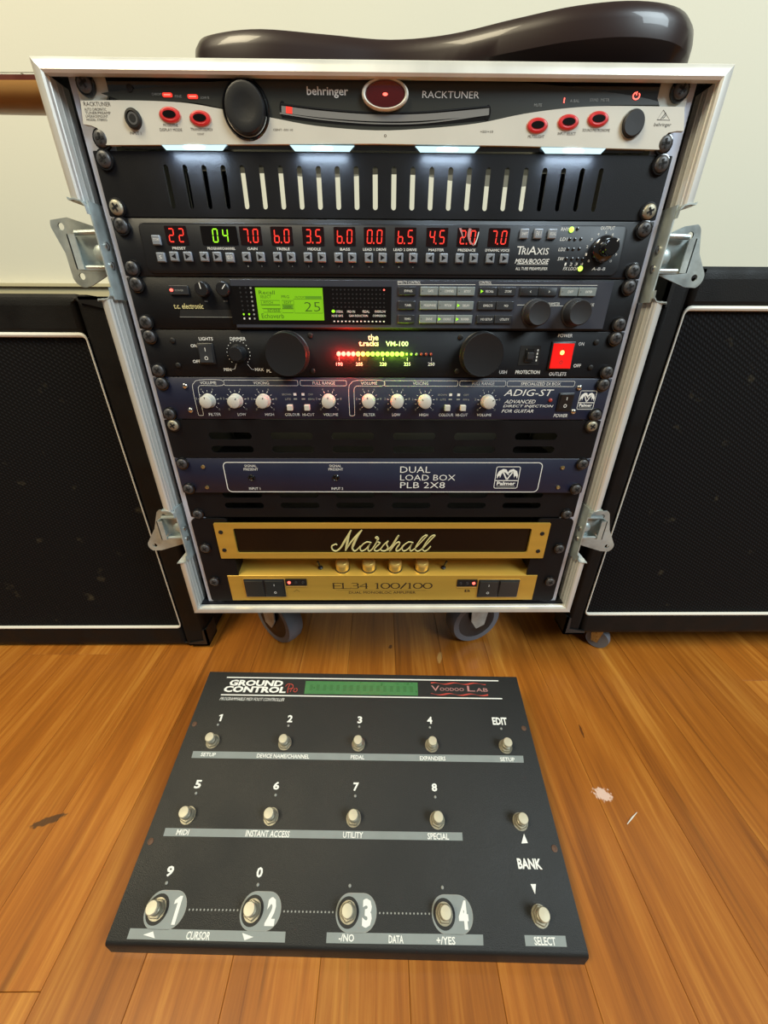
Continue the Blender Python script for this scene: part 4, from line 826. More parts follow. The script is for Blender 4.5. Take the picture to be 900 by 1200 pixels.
# ================================================================== horizontal vent panels
def hvent(label, z1, z0, zs, screws, w0, w1):
    global U
    U = Unit('vent_panel', label, 'vent panel', z0)
    hol = [rrect(x - 24, x + 24, z - 4.1, z + 4.1, 4.0, 4) for x in (-172, -103.3, -34.6, 34.6, 103.6, 172.4) for z in zs]
    plate(U, z1, z0, 'black', hol, w0=w0, w1=w1)
    b = MB(); b.box(-238, 238, z0 + .5, z0 + 2, w0 - 16, w0 - .1, 'black'); U.put(b, 'return_flange')
    return U
hvent('black vent panel with two rows of six level slots between the two blue units', -266.7, -311.15, (-285.2, -300.8), None, -1.8, 0.0)
b = screw_mb('nickel', 'plastic'); s0 = U.at(b, 'rack_screw', -231.5, -272.8); U.copy(s0, 231.5, -272.8, rot=1)
hvent('black vent panel with level slots between the lower blue unit and the gold amplifier', -347.0, -390.4, (-359.4, -374.2), None, -5.0, -3.4)
s0 = U.at(screw_mb(), 'rack_screw', -231, -385.6, -3.2); U.copy(s0, 231, -385.6, -3.2, rot=1.1)

# ================================================================== load box
U = Unit('load_box', 'dark blue dual load box with an outlined plain face and two tiny indicators', 'load box', -355.6)
plate(U, -311.15, -355.6, 'navy'); chassis(U, -311.15, -344.5, 215)
t = MB(); t.line(rrect(-186.5, 186.5, -353.71, -316.35, 5, 4), .9, .15, 'white_ink', closed=True)
for s, q in (('SIGNAL', (-154.94, -320.67, 13.88, 2.95)), ('PRESENT', (-155.11, -324.91, 16.93, 2.98)), ('INPUT 1', (-154.40, -349.56, 13.28, 3.36)), ('SIGNAL', (-56.12, -320.53, 13.93, 2.96)), ('PRESENT', (-55.85, -324.77, 16.99, 2.98)), ('INPUT 2', (-55.40, -349.47, 13.84, 3.36))): t.text(s, *q, .15, 'white_ink')
t.text('DUAL', 37.49, -325.13, 35.53, 7.80, .15, 'white_ink', -.006); t.text('LOAD BOX', 52.73, -335.15, 65.55, 7.31, .15, 'white_ink', -.006); t.text('PLB 2X8', 47.04, -344.91, 53.69, 7.79, .15, 'white_ink', -.006)
palmer(t, 133.12, 161.10, -348.74, -321.41, .15)
U.put(t, 'lettering')
for u, v in ((-155.73, -335.22), (-56.11, -335.11)): U.put(MB().lathe([(4.2, 0), (4.0, 1.2), (3.2, 1.8), (2.4, 1.2), (2.3, 1.0), (1.6, 2.4), (.4, 2.7)], u, v, 'gloss', 18), 'signal_led')
hs = None
for u, v in ((-210.14, -321.91), (-210.88, -347.93), (210.84, -322.39), (210.89, -347.56)):
    if hs is None: hs = U.at(MB().lathe([(2.4, 0), (2.2, .9), (1.2, 1.2), (.4, .8)], 0, 0, 'brass', 12), 'chassis_screw', u, v)
    else: U.copy(hs, u, v)
fix_screws(U, std(7))

# ================================================================== gold power amplifier
U = Unit('power_amplifier', 'gold-fronted valve power amplifier at the bottom of the rack with a script logo', 'amplifier', -524.5)
for s in (-1, 1):
    x = sorted((s * 241.3, s * 196.5)); U.put(MB().prism(rrect(x[0], x[1], -524, -391.4, 5, 3), -3.4, -.6, 'black'), 'mounting_ear')
U.put(MB().box(-202, 202, -523.5, -393, -222, -36, 'chassis'), 'chassis')
bz = -448.62; bzt = -396.09; WZ1, WZ0 = -403.28, -440.52; WXa = 187.5
b = MB(); b.fill([rrect(-212.5, 211.5, bz, bzt, .8, 2), rrect(-189.5, 189.0, WZ0, WZ1, 3, 4)], 0.2, 3.0, 'gold'); U.put(b, 'bezel', label='gold window frame')
b = MB(); b.box(-195, 195, WZ0 - 1, WZ1 + 1, -.9, -.3, 'smoke'); U.put(b, 'window', label='dark smoked window')
b = MB()      # recess back wall, sloping shelf and lower front box
ys = [(bz + 1, -.3), (bz + .5, -26), (-472.5, -27), (-478.6, -1.0), (-479.2, 0), (-521.5, 0), (-521.5, -33), (bz + 1, -33)]
n = len(ys); vs_ = [(x, z, w) for x in (-211.3, 211.3) for z, w in ys]
b.add(vs_, [(i, n + i, n + (i + 1) % n, (i + 1) % n) for i in range(n)] + [tuple(range(n)), tuple(reversed(range(n, 2 * n)))], 'gold'); U.put(b, 'control_panel', label='gold stepped control panel')
for s in (-1, 1):
    x = sorted((s * 197, s * 213)); U.put(MB().prism([(x[0], bz), (x[1], bz), (x[1], -468), (x[1], -480), (x[0], -470)], -26, -1, 'black'), 'recess_cheek')
for u, v in ((-205.41, -408.61), (-205.85, -435.55), (203.14, -410.89), (202.86, -437.49)): U.put(MB().lathe([(2.9, 3), (2.7, 3.6), (1.4, 3.9), (1.2, 3.5)], u, v, 'chassis', 14), 'bezel_screw')
t = MB(); WL = 3.8
LG = [
 ([(-59.86, -428.82), (-61.45, -427.51), (-66.62, -430.78), (-65.81, -436.06), (-61.46, -438.06), (-55.65, -433.42), (-49.63, -422.97), (-40.77, -406.40)], [1.6, 1.8, 2.0, 2.0, 2.0, 2.4, 3.0, 1.8]),
 ([(-40.77, -406.40), (-43.75, -413.34), (-46.40, -424.91), (-49.14, -437.40)], [1.8, 2.8, 3.4, 1.8]),
 ([(-49.14, -437.40), (-43.16, -426.87), (-36.22, -417.18), (-26.98, -406.15)], [1.6, 2.2, 2.4, 1.8]),
 ([(-26.98, -406.15), (-32.88, -415.26), (-38.20, -427.52), (-40.09, -434.10), (-37.43, -438.08), (-33.44, -435.43), (-29.41, -430.15)], [1.8, 3.4, 3.6, 2.6, 2.0, 1.6, 1.5]),
 ([(-15.47, -425.19), (-20.98, -424.28), (-26.59, -428.19), (-30.06, -434.10), (-27.92, -438.09), (-22.84, -435.43), (-17.73, -428.85), (-15.46, -424.93), (-19.45, -432.79), (-18.97, -438.10), (-15.03, -436.10), (-9.95, -427.54), (-7.16, -421.05), (-9.89, -417.83), (-7.69, -416.55), (-6.05, -419.76), (-8.27, -423.64), (-4.07, -425.59), (-8.86, -431.48), (-11.68, -436.11), (-8.89, -438.11), (-4.41, -436.11), (1.14, -428.21), (6.42, -422.74)], 1.75),
 ([(6.42, -422.74), (4.46, -427.55), (6.18, -432.81), (3.42, -437.45), (-1.62, -437.58), (-3.30, -435.18)], 1.9),
 ([(5.65, -436.79), (11.16, -430.18), (16.52, -419.77), (20.03, -414.39), (15.49, -423.65), (8.47, -438.52), (15.56, -427.56), (20.48, -424.30), (21.11, -427.56), (17.35, -434.14), (17.43, -438.13), (21.87, -436.13), (26.69, -428.88)], 1.9),
 ([(38.78, -425.23), (33.21, -424.31), (27.79, -428.22), (24.61, -434.15), (26.96, -438.14), (31.92, -435.48), (36.70, -428.88), (38.77, -424.97), (35.18, -432.83), (35.93, -438.14), (40.31, -435.49), (46.65, -427.58), (53.89, -417.86), (56.46, -414.66), (54.24, -414.15), (49.52, -418.50), (43.40, -429.55), (41.98, -435.49), (44.91, -438.42), (49.84, -435.89), (56.65, -427.59), (63.81, -417.87), (66.35, -414.66), (63.90, -414.15), (59.44, -418.51), (53.42, -429.55), (51.50, -435.50), (54.46, -438.43), (58.25, -436.17), (61.85, -430.87)], 1.7)]
for pts, wd in LG:
    k = 5; P_ = smooth_path(pts, k)
    w_ = wd if not isinstance(wd, list) else [wd[min(i // k, len(wd) - 1)] * (1 - (i % k) / k) + wd[min(i // k + 1, len(wd) - 1)] * (i % k) / k for i in range(len(P_))]
    n = len(P_)
    if not isinstance(w_, list): w_ = [w_] * n
    t.tube([(p[0], p[1], 1.4) for p in P_], [q * .5 for q in w_], 'logo', 6)
U.put(t, 'script_logo', label='cream and gold script lettering')
# serif model lettering drawn from thick and thin strokes
t = MB(); x0, z_c, wd, h = -0.56, -496.38, 138.62, 9.34; x0 -= wd / 2
def glyph(ch, x, w_, h_, zc):
    T_, N_ = 1.9, .7; l, r_, tp, bt = x, x + w_, zc + h_ / 2, zc - h_ / 2; Lx = lambda a: t.line(a, T_, .2, 'dark_ink'); Nx = lambda a: t.line(a, N_, .2, 'dark_ink')
    if ch == 'E': Lx([(l + 1.6, bt), (l + 1.6, tp)]); [Nx([(l + .2, z), (r_ - (.6 if z != zc else 1.6), z)]) for z in (tp, zc, bt)]; Nx([(r_ - .6, tp), (r_ - .6, tp - 1.4)]); Nx([(r_ - .4, bt), (r_ - .2, bt + 1.5)])
    if ch == 'L': Lx([(l + 1.6, bt), (l + 1.6, tp)]); Nx([(l + .2, tp), (l + 3, tp)]); Nx([(l + .2, bt), (r_ - .4, bt)]); Nx([(r_ - .4, bt), (r_ - .2, bt + 1.7)])
    if ch == '1': Lx([((l + r_) / 2, bt), ((l + r_) / 2, tp)]); Nx([(l + .8, tp - 1), ((l + r_) / 2, tp)]); Nx([((l + r_) / 2 - 2, bt), ((l + r_) / 2 + 2, bt)])
    if ch == '0': t.line([((l + r_) / 2 + (w_ / 2 - 1) * math.cos(i * math.pi / 10), zc + h_ / 2 * math.sin(i * math.pi / 10)) for i in range(20)], [N_ + (T_ - N_) * abs(math.cos(i * math.pi / 10)) for i in range(20)], .2, 'dark_ink', closed=True)
    if ch == '/': Lx([(l + .5, bt - .5), (r_ - .5, tp + .5)])
    if ch == '3': Nx([(l + .8, tp - .6), (l + 2.5, tp), (r_ - 2.4, tp), (r_ - 1.6, tp - 1)]); Lx([(r_ - 1.6, tp - .8), (r_ - 2, zc + .7)]); Nx([(r_ - 2, zc + .6), (l + 3, zc + .2)]); Lx([(r_ - 1.4, zc - .2), (r_ - 1.3, bt + 1.0)]); Nx([(r_ - 1.3, bt + .9), (r_ - 3, bt), (l + 2, bt), (l + .6, bt + .8)])
    if ch == '4': Lx([(r_ - 2.6, bt), (r_ - 2.6, tp)]); Nx([(r_ - 2.6, tp), (l + .6, zc - 1)]); Nx([(l + .6, zc - 1.1), (r_ - .3, zc - 1.1)]); Nx([(r_ - 4, bt), (r_ - 1.2, bt)])
ws = {'E': 1.15, 'L': 1.1, '3': 1.0, '4': 1.1, ' ': .75, '1': .75, '0': 1.2, '/': .8}; S_ = 'EL34 100/100'; tot = sum(ws[c_] for c_ in S_); x = x0
for c_ in S_: w_ = ws[c_] / tot * wd; glyph(c_, x, w_, h, z_c); x += w_
t.line([(-65.01, -503.93), (61.01, -504.50)], .3, .2, 'dark_ink'); t.text('DUAL MONOBLOC AMPLIFIER', -0.89, -507.99, 93.04, 4.24, .2, 'dark_ink')
t.line([(-123.91, -506.36), (-119.76, -502.91), (-116.20, -506.37)], .5, .2, 'dark_ink'); t.text('B', 118.05, -505.23, 7.77, 4.22, .2, 'dark_ink')
U.put(t, 'lettering')
# switches, LED strips
for s, sx in ((-1, (-190.23, -135.17, -514.21, -483.96)), (1, (131.89, 188.16, -515.44, -485.68))):
    x0, x1, z0, z1 = sx; U.put(MB().prism(rrect(x0 - 1, x1 + 1, z0 - 1.6, z1 + .6, 1, 2), 0, .6, 'gold_knob'), 'switch_trim')
    xm = (x0 + x1) / 2; rocker('power_switch' if s < 0 else 'standby_switch', x0, xm, z0, z1, 'switch_grey', .6, marks=None if s < 0 else 'white_ink', tilt=-1); rocker('standby_switch' if s < 0 else 'power_switch', xm, x1, z0, z1, 'switch_grey', .6, marks='white_ink' if s < 0 else None, tilt=-1)
for sx, lit in (((-133.50, -104.63, -495.51, -484.05), 0), ((102.13, 129.88, -497.46, -485.63), 2)):
    x0, x1, z0, z1 = sx; b = MB(); b.prism(rrect(x0, x1, z0, z1, .8, 2), 0, 1.0, 'plastic'); b.box(x0, x1, z0 - 2.2, z0, 0, .9, 'gold_knob'); o = U.put(b, 'indicator_strip')
    for i in range(3):
        u = x0 + (x1 - x0) * (.17 + .33 * i); q = U.put(MB().lathe([(2.2, 1), (2.0, 1.6), (.6, 2.2)], u, (z0 + z1) / 2, 'red_dot' if i == lit else 'off_led', 14), 'indicator_led', parent=o, label='lit red LED' if i == lit else None); q.location = (0, 0, 0)
# knobs and toggles standing on the sloping shelf
SL = Matrix.Translation((0, -475.6, -13.0)) @ Matrix.Rotation(-math.radians(77), 4, 'X')
for u in (-55.96, -19.52, 16.64, 53.53):
    k = MB(); k.lathe([(10.2, 0.2), (10.2, .8)], u, 0, 'dark', 26, SL); k.lathe([(9.3, .4), (9.3, 10.5), (8.8, 13.0), (7.2, 14.6), (.5, 14.9)], u, 0, 'gold_knob', 28, SL); U.put(k, 'presence_knob')
for u, du in ((-86.51, -2.5), (83.90, 3.2)):
    k = MB(); k.lathe([(3.4, .2), (3.4, 1.6), (2.2, 2.6)], u, 0, 'plastic', 12, SL); k.tube([tuple(SL @ Vector((u, 0, 1.5))), tuple(SL @ Vector((u + du, 0, 13.5)))], [.9, 1.5], 'plastic', 8); U.put(k, 'toggle_switch')
fix_screws(U, [(-231, -433.5), (231, -434.5), (-230, -487.5), (230, -488.5)])

# ================================================================== foot controller
FY = math.radians(-1.42)
fc = thing('foot_controller', 'charcoal sloping floor pedalboard with numbered metal footswitches lying on the boards in front', 'foot controller', (-0.033, -0.165, 0), FY)
SLP = math.atan2(.055, .2585)
TM = Matrix.Translation((0, -.12925, .020)) @ Matrix.Rotation(SLP, 4, 'X') @ Matrix.Scale(.001, 4)     # top plane: x, s (from front edge), n, in mm
def fput(b, name, parent=None, label=None): return b.build(name, parent or fc, label=label)
b = MB(IM); hw = .2243
prof = [(-.12925, .0004), (-.12925, .0172), (-.1282, .0192), (-.1262, .0206), (.12925, .0747), (.12925, .0004)]
n = len(prof); b.add([(x, y, z) for x in (-hw, hw) for y, z in prof], [(i, (i + 1) % n, n + (i + 1) % n, n + i) for i in range(n)] + [tuple(reversed(range(n))), tuple(range(n, 2 * n))], 'fc')
fput(b, 'enclosure')
t = MB(TM); h_ = .18
def S(p): return (p[0], p[1])
t.line([(-196.32, 255.95), (196.61, 257.72)], 1.5, h_, 'white_ink'); t.line([(-196.23, 230.91), (196.49, 232.44)], 1.5, h_, 'white_ink')
t.text('GROUND', -151.25, 248.32, 77.10, 8.65, h_, 'white_ink', .045, .12); t.text('CONTROL', -150.65, 239.20, 88.42, 8.79, h_, 'white_ink', .045, .12)
t.text('PROGRAMMABLE MIDI FOOT CONTROLLER', -150.58, 225.61, 89.42, 4.17, h_, 'white_ink', 0, .3)
pr = [smooth_path([(-108.56, 244.14), (-105.09, 247.90), (-98.73, 246.78), (-97.86, 242.50), (-103.53, 240.58)], 4), smooth_path([(-103.00, 246.70), (-104.27, 241.17), (-103.58, 235.16)], 4), smooth_path([(-100.23, 236.42), (-98.82, 241.27), (-96.52, 241.92)], 4), smooth_path([(-94.10, 241.96), (-95.79, 238.30), (-93.02, 236.55), (-90.60, 239.60), (-92.94, 242.22)], 4)]
for p in pr: t.line(p, .9, h_ + .05, 'red_ink')
def wavy(v0, ph, base):
    (xa, sa), (xb, sb) = base; pts = []
    for i in range(41): a = i / 40; pts.append((xa + (xb - xa) * a, sa + (sb - sa) * a + 1.0 * math.sin(a * 2 * math.pi * 2.7 + ph)))
    t.line(pts, [1.2 + .8 * math.cos(i / 40 * 17 + ph) for i in range(41)], h_, 'red_ink')
wavy(0, .5, ((99.10, 252.38), (177.27, 252.77))); wavy(0, 2.2, ((97.91, 237.17), (177.87, 237.04)))
for s, q in (('V', (104.90, 245.29, 11.51, 7.68)), ('OODOO', (128.04, 244.18, 33.86, 4.61)), ('L', (155.41, 245.70, 10.90, 7.92)), ('AB', (170.52, 244.15, 16.31, 4.97))): t.text(s, *q, h_, 'pink_ink', .005)
for s, q in (('2', (-92.82, 201.04, 6.84, 9.13)), ('3', (0.48, 201.24, 6.26, 8.79)), ('4', (93.47, 202.34, 6.82, 8.80)), ('EDIT', (186.49, 202.85, 19.31, 9.33)),
             ('5', (-186.55, 125.97, 7.59, 8.44)), ('6', (-93.34, 126.11, 7.07, 8.00)), ('7', (0.90, 126.71, 6.55, 8.41)), ('8', (93.35, 127.69, 6.45, 8.00)), ('BANK', (187.06, 62.74, 24.97, 8.27)), ('9', (-185.60, 50.58, 7.22, 8.30)), ('0', (-92.90, 51.38, 6.33, 7.98))): t.text(s, *q, h_, 'white_ink', .035)
t.one(-186.44, 200.64, 4.68, 8.82, h_, 'white_ink')
for s, q in (('SETUP', (-186.07, 157.07, 18.65, 4.21)), ('DEVICE NAME/CHANNEL', (-92.39, 156.93, 65.39, 4.58)), ('PEDAL', (0.47, 157.43, 16.99, 4.38)), ('EXPANDERS', (93.80, 157.76, 31.79, 4.56)), ('SETUP', (186.27, 158.27, 17.99, 4.37)),
             ('MIDI', (-185.87, 81.79, 13.56, 4.75)), ('INSTANT ACCESS', (-92.49, 82.11, 48.05, 5.61)), ('UTILITY', (0.90, 82.69, 21.89, 5.24)), ('SPECIAL', (93.72, 83.13, 23.24, 5.45)), ('CURSOR', (-138.90, 7.06, 22.50, 5.32)), ('-/NO', (0.68, 8.14, 14.43, 4.79)), ('DATA', (47.30, 8.01, 13.84, 5.04)), ('+/YES', (93.90, 8.02, 17.58, 5.03)), ('SELECT', (186.47, 9.23, 19.96, 5.31))): t.text(s, *q, h_ + .12, 'white_ink', .02)
def quad(a, b_, c_, d_, w, m): t.add([(p[0], p[1], w) for p in (a, b_, c_, d_)], [(3, 2, 1, 0)], m)
quad((-206.52, 160.46), (206.90, 162.60), (205.74, 155.06), (-205.82, 153.02), h_, 'grey_ink')
quad((-206.49, 85.08), (120.32, 86.90), (119.99, 80.03), (-205.81, 78.20), h_, 'grey_ink')
quad((-205.46, 10.62), (-57.31, 11.00), (-56.54, 4.19), (-205.20, 3.83), h_, 'grey_ink')
quad((-18.22, 11.25), (129.35, 12.40), (128.50, 5.60), (-17.95, 4.54), h_, 'grey_ink')
quad((168.26, 12.75), (206.75, 12.98), (205.84, 6.10), (167.70, 5.97), h_, 'grey_ink')
def ftri(a, b_, c_): t.add([(p[0], p[1], h_ + .12) for p in (a, b_, c_)], [(0, 1, 2)], 'white_ink')
ftri((-191.01, 6.70), (-179.11, 4.76), (-182.81, 9.00)); ftri((-86.84, 7.16), (-98.04, 9.49), (-94.62, 4.90)); ftri((187.78, 87.06), (182.83, 78.80), (189.83, 79.27)); ftri((183.68, 47.51), (189.30, 47.61), (186.31, 40.23))
SWP = [((-185.87, 171.80)), ((-93.18, 171.45)), ((0.53, 171.82)), ((93.69, 172.29)), ((187.21, 172.47)), ((-186.14, 96.46)), ((-92.40, 97.03)), ((0.46, 97.12)), ((93.88, 97.09)), ((186.27, 97.35)), ((-185.65, 23.48)), ((-92.54, 24.23)), ((0.79, 24.70)), ((94.11, 25.17)), ((186.77, 25.36))]
pills = [(-177.36, 23.62, 42.09, 22.31), (-85.01, 24.07, 40.51, 22.28), (8.72, 24.26, 40.65, 22.80), (101.79, 25.02, 39.43, 22.91)]
for (cx, cy, w_, h2), (su, sv), dgt in zip(pills, SWP[10:14], '1234'):
    pl = rrect(su - 11.8, su + 27.5, sv - 13.2, sv + 13.2, 13, 8); t.prism(pl, .02, h_ - .05, 'grey_ink'); t.prism(ell(su, sv, 10.6, 11.0, 30), h_ - .05, h_ + .05, 'fc')
    t.line(pl, .5, h_, 'dim_ink', closed=True)
    if dgt == '1': t.one(su + 18.0, sv - .2, 6.6, 19.5, h_ + .15, 'white_ink')
    else: t.text(dgt, su + 18.5, sv - .2, 9.2, 19.5, h_ + .15, 'white_ink', .05)
for (a, c_) in (((-154.36, 23.73), (-107.17, 24.20)), ((-61.62, 24.19), (-14.16, 24.44)), ((31.53, 24.66), (79.62, 25.03))):
    for i in range(14): x = a[0] + (c_[0] - a[0]) * i / 13; y = a[1] + (c_[1] - a[1]) * i / 13; t.prism(ell(x, y, .8, .8, 8), .02, h_, 'dim_ink')
fput(t, 'lettering')
ld = None
for (u, v) in (((-186.58, 191.88)), ((-93.24, 192.27)), ((0.19, 192.86)), ((93.02, 193.45)), ((186.47, 193.53)), ((-185.47, 117.12)), ((-92.18, 117.02)), ((0.62, 117.74)), ((93.54, 118.39)), ((-185.22, 41.92)), ((-92.23, 42.23)), ((0.85, 43.10)), ((94.24, 43.49))):
    b = MB(TM).lathe([(1.5, 0), (1.4, .7), (.5, 1.3)], u, v, 'dim_ink', 10); fput(b, 'status_led')
a, b_, c_, d_ = (-80.75, 252.32), (79.93, 253.04), (79.58, 234.48), (-79.93, 234.15)
g = MB(TM); g.prism([d_, c_, b_, a], .02, .5, 'fc_lcd'); o = fput(g, 'lcd_window', label='unlit green display strip')
g = MB(TM)
for i in range(16): x = d_[0] + 4 + (c_[0] - d_[0] - 8) * (i + .5) / 16; g.box(x - 2.3, x + 2.3, (a[1] + d_[1]) / 2 - 4.2, (a[1] + d_[1]) / 2 + 4.2, .5, .6, 'fc_cell')
fput(g, 'character_cells', o)
def fswitch(i, u, v):
    X = Matrix.Translation((u, v, 0))
    n_ = MB(TM); n_.lathe([(8.3, .1), (8.3, .9)], 0, 0, 'nickel', 26, X); n_.prism(ell(0, 0, 7.6, 7.6, 6), .9, 4.0, 'nickel', ch=.6, X=X @ Matrix.Rotation(.3 + i * .7, 4, 'Z')); n_.lathe([(5.2, 3.8), (5.2, 8.4), (4.6, 8.8)], 0, 0, 'nickel', 22, X)
    o = fput(n_, 'footswitch', label='bare metal footswitch with hex nut')
    c_ = MB(TM); c_.lathe([(4.1, 8.5), (4.1, 11.4), (5.2, 11.6), (5.5, 12.2), (5.5, 15.0), (4.9, 15.8), (.4, 16.1)], 0, 0, 'footcap', 24, X); fput(c_, 'switch_cap', o)
for i, (u, v) in enumerate(SWP): fswitch(i, u, v)
for (u, v) in (((-217.79, 192.18)), ((-217.39, 73.59)), ((216.28, 194.58)), ((217.14, 75.22))):
    b = MB(TM); b.lathe([(3.2, 0), (3.0, .5), (1.7, .7), (1.5, .3)], u, v, 'rust', 16); fput(b, 'case_screw')

# ================================================================== speaker cabinets
def cabinet(label, x0, x1, y0, z0, z1, pip, wheels, inner):
    xc = (x0 + x1) / 2
    r = thing('guitar_cabinet', label, 'speaker cabinet', (xc, y0 + .15, 0)); sh = (xc, y0 + .15, 0)
    px0, px1, pz0, pz1 = pip; dp = .30
    b = MB(IM)
    b.box(x0, x1, y0 + .03, y0 + dp, z0, z1, 'tolex')
    for q in ((x0, px0, z0, z1), (px1, x1, z0, z1), (px0, px1, z0, pz0), (px0, px1, pz1, z1)): b.box(q[0], q[1], y0, y0 + .03, q[2], q[3], 'tolex')
    o = b.build('shell', r, shift=sh)
    md = o.modifiers.new('w', 'WELD'); md.merge_threshold = .0002
    md = o.modifiers.new('edge', 'BEVEL'); md.width = .007; md.segments = 3; md.limit_method = 'ANGLE'; md.angle_limit = math.radians(60)
    b = MB(IM); b.box(px0 + .001, px1 - .001, y0 + .003, y0 + .02, pz0 + .001, pz1 - .001, 'cloth'); b.build('grille_cloth', r, shift=sh, label='black woven grille cloth')
    q = .006; path = [(p[0], y0 + .0005, p[1]) for p in rrect(px0, px1, pz0, pz1, q, 4)]; pr = [.0011 + .0016 * abs(math.sin(math.radians(90 * (i // 5) + 22.5 * (i % 5)))) ** 2 for i in range(20)]
    b = MB(IM); b.tube(path, pr, 'piping', 8, closed=True); b.build('piping', r, shift=sh, label='thin white piping around the grille')
    for x, s in ((x0, 1), (x1, -1)):
        for z, v in ((z0, 1), (z1, -1)):
            c = MB(IM); t_ = .0022; L_ = .034
            a = sorted((x - s * t_, x + s * L_)); zz = sorted((z - v * t_, z + v * L_))
            pts = rrect(a[0], a[1], zz[0], zz[1], .008, 3)
            # three-sided cap: front, side and base pieces
            X = Matrix(((1, 0, 0, 0), (0, 0, -1, 0), (0, 1, 0, 0), (0, 0, 0, 1)))
            e = sorted((x - s * t_, x + s * .001)); c.box(e[0], e[1], y0 - t_, y0 + L_, zz[0], zz[1], 'corner')
            e = sorted((z - v * t_, z + v * .001)); c.box(a[0], a[1], y0 - t_, y0 + L_, e[0], e[1], 'corner')
            f = [(x - s * t_, z - v * t_), (x + s * L_, z - v * t_), (x + s * L_, z + v * .004), (x + s * .006, z + v * .010), (x + s * .004, z + v * L_), (x - s * t_, z + v * L_)]
            c.prism(f, -(y0 + .001), -(y0 - t_), 'corner', X=X)
            c.build('corner_cap', r, shift=sh)
    if wheels:
        for x in (x0 + .081, x1 - .075):
            for y in (y0 + .032, y0 + dp - .05):
                c = MB(IM); X = Matrix.Translation((x, y, 0)) @ Matrix.Rotation(.9, 4, 'Z')
                c.box(-.018, .018, -.018, .018, z0 - .004, z0, 'zinc', Matrix.Translation((x, y, 0))); 
                for s in (-1, 1): c.prism([(-.012, z0 - .004), (.012, z0 - .004), (.004, .014), (-.006, .014)], s * .0098 - .0008, s * .010 + .0008, 'brass', X=X @ Matrix(((0, 0, 1, 0), (1, 0, 0, 0), (0, 1, 0, 0), (0, 0, 0, 1))))
                o = c.build('caster', r, shift=sh)
                MB(IM).lathe([(.012, -.008), (.0185, -.0085), (.020, 0), (.0185, .0085), (.012, .008)], 0, 0, 'tyre', 26, X @ Matrix.Translation((-.004 * 0, -.004, .020)) @ Matrix.Rotation(math.pi / 2, 4, 'Y')).build('wheel', o, shift=sh)
    else:
        for x in (x0 + .05, x1 - .05):
            for y in (y0 + .05, y0 + dp - .05): MB(IM).lathe([(.014, 0), (.016, .002), (.016, z0)], x, y, 'rubber', 16).build('rubber_foot', r, shift=sh)
cabinet('black vinyl speaker cabinet with white piping left of the rack, resting low on the floor', -1.056, -0.316, 0.085, 0.009, 0.556, (-1.012, -0.3565, 0.050, 0.518), False, 0)
cabinet('black vinyl speaker cabinet with white piping right of the rack, raised on small wheels', 0.311, 1.051, 0.060, 0.060, 0.584, (0.3375, 1.008, 0.101, 0.549), True, 0)

# ================================================================== guitar lying on the rack
gt = thing('electric_guitar', 'dark brown glossy guitar lying flat on the rack case, neck to the left', 'guitar', (0.05, 0.17, RACK_Z + .0070))
gsh = (0.05, 0.17, RACK_Z + .0070); zt_ = RACK_Z + .0072
front = [(-.176, .100), (-.168, .074), (-.145, .062), (-.105, .056), (-.050, .062), (.005, .068), (.055, .060), (.105, .040), (.150, .024), (.195, .018), (.235, .026), (.262, .050), (.276, .085), (.281, .130)]
back = [(.281, .200), (.272, .255), (.250, .295), (.205, .320), (.150, .318), (.100, .296), (.050, .272), (.000, .268), (-.050, .280), (-.100, .284), (-.140, .268), (-.150, .240), (-.128, .222), (-.100, .212), (-.098, .190), (-.130, .168), (-.165, .140)]
ol = smooth_path(front + back, 5, True)
N_ = len(ol); ctr = (.05, .17)
def inset(p, d):
    i = ol.index(p); a, c = ol[i - 1], ol[(i + 1) % N_]; t_ = Vector((c[0] - a[0], c[1] - a[1])).normalized(); return (p[0] - t_.y * d, p[1] + t_.x * d)
def belly(p): return max(0.0, 1 - ((p[0] - .17) / .115) ** 2) * (1 if p[1] < .09 else max(0, 1 - (p[1] - .09) / .04))
H = .046; rings = []
for f_, z, bd_ in ((.010, 0, 1), (.003, .003, .95), (.0, .010, .8), (0, .012, .72), (0, .024, .04), (0, .034, 0), (.0012, .040, 0), (.0045, .0445, 0), (.010, H, 0)):
    rings.append([(*inset(p, f_ + belly(p) * bd_ * .030), zt_ + z) for p in ol])
b = MB(IM); vs_ = [q for r_ in rings for q in r_]
fs = [(k * N_ + i, k * N_ + (i + 1) % N_, (k + 1) * N_ + (i + 1) % N_, (k + 1) * N_ + i) for k in range(len(rings) - 1) for i in range(N_)]
fs += [tuple(reversed(range(N_))), tuple(range((len(rings) - 1) * N_, len(rings) * N_))]
b.add(vs_, fs, 'body_lac', True); b.build('body', gt, shift=gsh)
# neck: D-shaped section tapering to the left
b = MB(IM); b2 = MB(IM); yn = .178; secs = [(-.075, .028, .0205), (-.16, .0272, .0185), (-.35, .0250, .0175), (-.56, .0215, .0165)]
ztop = zt_ + .0525; vs_ = []; n = 10
for x, hw_, th in secs:
    for i in range(n + 1):
        a = math.pi * i / n; vs_.append((x, yn + hw_ * math.cos(a), ztop - .0045 - th * math.sin(a) ** .8 if 0 < i < n else ztop - .0045))
fs = [(k * (n + 1) + i, k * (n + 1) + (i + 1) % (n + 1), (k + 1) * (n + 1) + (i + 1) % (n + 1), (k + 1) * (n + 1) + i) for k in range(3) for i in range(n + 1)] + [tuple(range(n + 1)), tuple(reversed(range(3 * (n + 1), 4 * (n + 1))))]
b.add(vs_, fs, 'neck_wood', True); b.build('neck', gt, shift=gsh)
v2 = [(x, y, z) for x, h1 in ((-.03, .0285), (-.56, .0215)) for z in (ztop - .0045, ztop) for y in (yn - h1, yn + h1)]
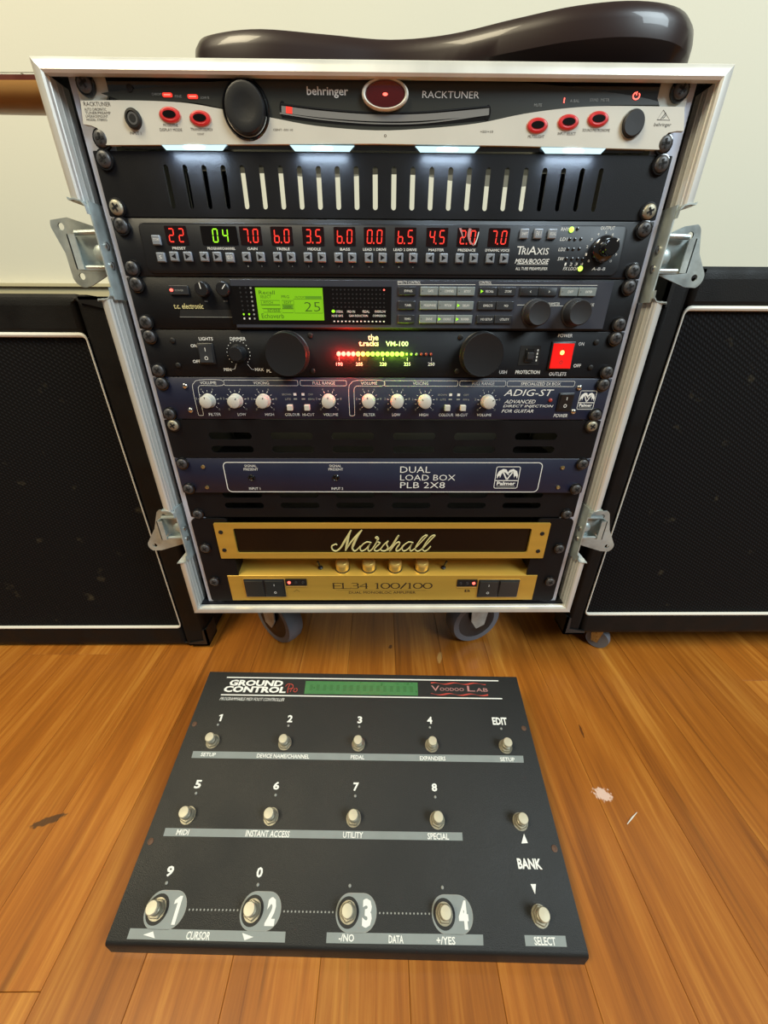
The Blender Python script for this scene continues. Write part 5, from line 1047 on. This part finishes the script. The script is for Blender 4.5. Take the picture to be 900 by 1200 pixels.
b2.add(v2, [(0, 1, 3, 2), (4, 6, 7, 5), (0, 4, 5, 1), (2, 3, 7, 6), (0, 2, 6, 4), (1, 5, 7, 3)], 'fretboard')
fb = b2.build('fretboard', gt, shift=gsh)
b = MB(IM); x = 0.0; Ls = .628; xb = .088
for k in range(1, 22):
    xf = xb - Ls * (2 ** (-k / 12)); hh = .0215 + (.007) * (xf + .56) / .53
    if xf < -.032: b.tube([(xf, yn - hh, ztop + .0004), (xf, yn + hh, ztop + .0004)], .0010, 'nickel', 6)
b.build('frets', fb, shift=(0, 0, 0)).location = Vector(gsh) * -1
b = MB(IM); b.prism([(-.56, yn - .022), (-.58, yn - .034), (-.70, yn - .040), (-.735, yn - .015), (-.72, yn + .030), (-.62, yn + .036), (-.56, yn + .022)], ztop - .026, ztop - .012, 'neck_wood'); b.box(-.566, -.556, yn - .021, yn + .021, ztop - .022, ztop + .001, 'neck_wood'); hd = b.build('headstock', gt, shift=gsh)
for i in range(6):
    b = MB(IM); b.lathe([(.004, ztop - .012), (.003, ztop + .006), (.0035, ztop + .009)], -.59 - .024 * i, yn + .02 - .0015 * i, 'chrome', 12); b.build('tuning_peg', hd, shift=(0, 0, 0)).location = Vector(gsh) * -1
b = MB(IM); b.box(xb - .006, xb + .012, yn - .036, yn + .036, zt_ + H, zt_ + H + .010, 'nickel'); b.build('bridge', gt, shift=gsh)
for x in (-.005, .045):
    b = MB(IM); b.prism(rrect(x - .010, x + .010, yn - .040, yn + .040, .009, 4), zt_ + H, zt_ + H + .007, 'plastic'); b.build('pickup', gt, shift=gsh)
for i in range(6):
    s_ = MB(IM); ya = yn - .025 + .010 * i; s_.tube([(xb, ya, zt_ + H + .012), (-.565, yn - .0165 + .0066 * i, ztop + .0025)], .00035, 'nickel', 5); s_.build('string', gt, shift=gsh)

# ================================================================== splinter on the boards
b = MB(IM); b.tube([(-.009, -.005, .0007), (0, .001, .0009), (.010, .007, .0007)], [.0004, .0008, .0003], 'piping', 6)
o = b.build('wood_splinter', None, loc=(.3015, -.185, 0)); o['label'] = 'tiny pale splinter lying on the boards right of the foot controller'; o['category'] = 'debris'

for o in (_fo, _co): bpy.data.objects.remove(o)
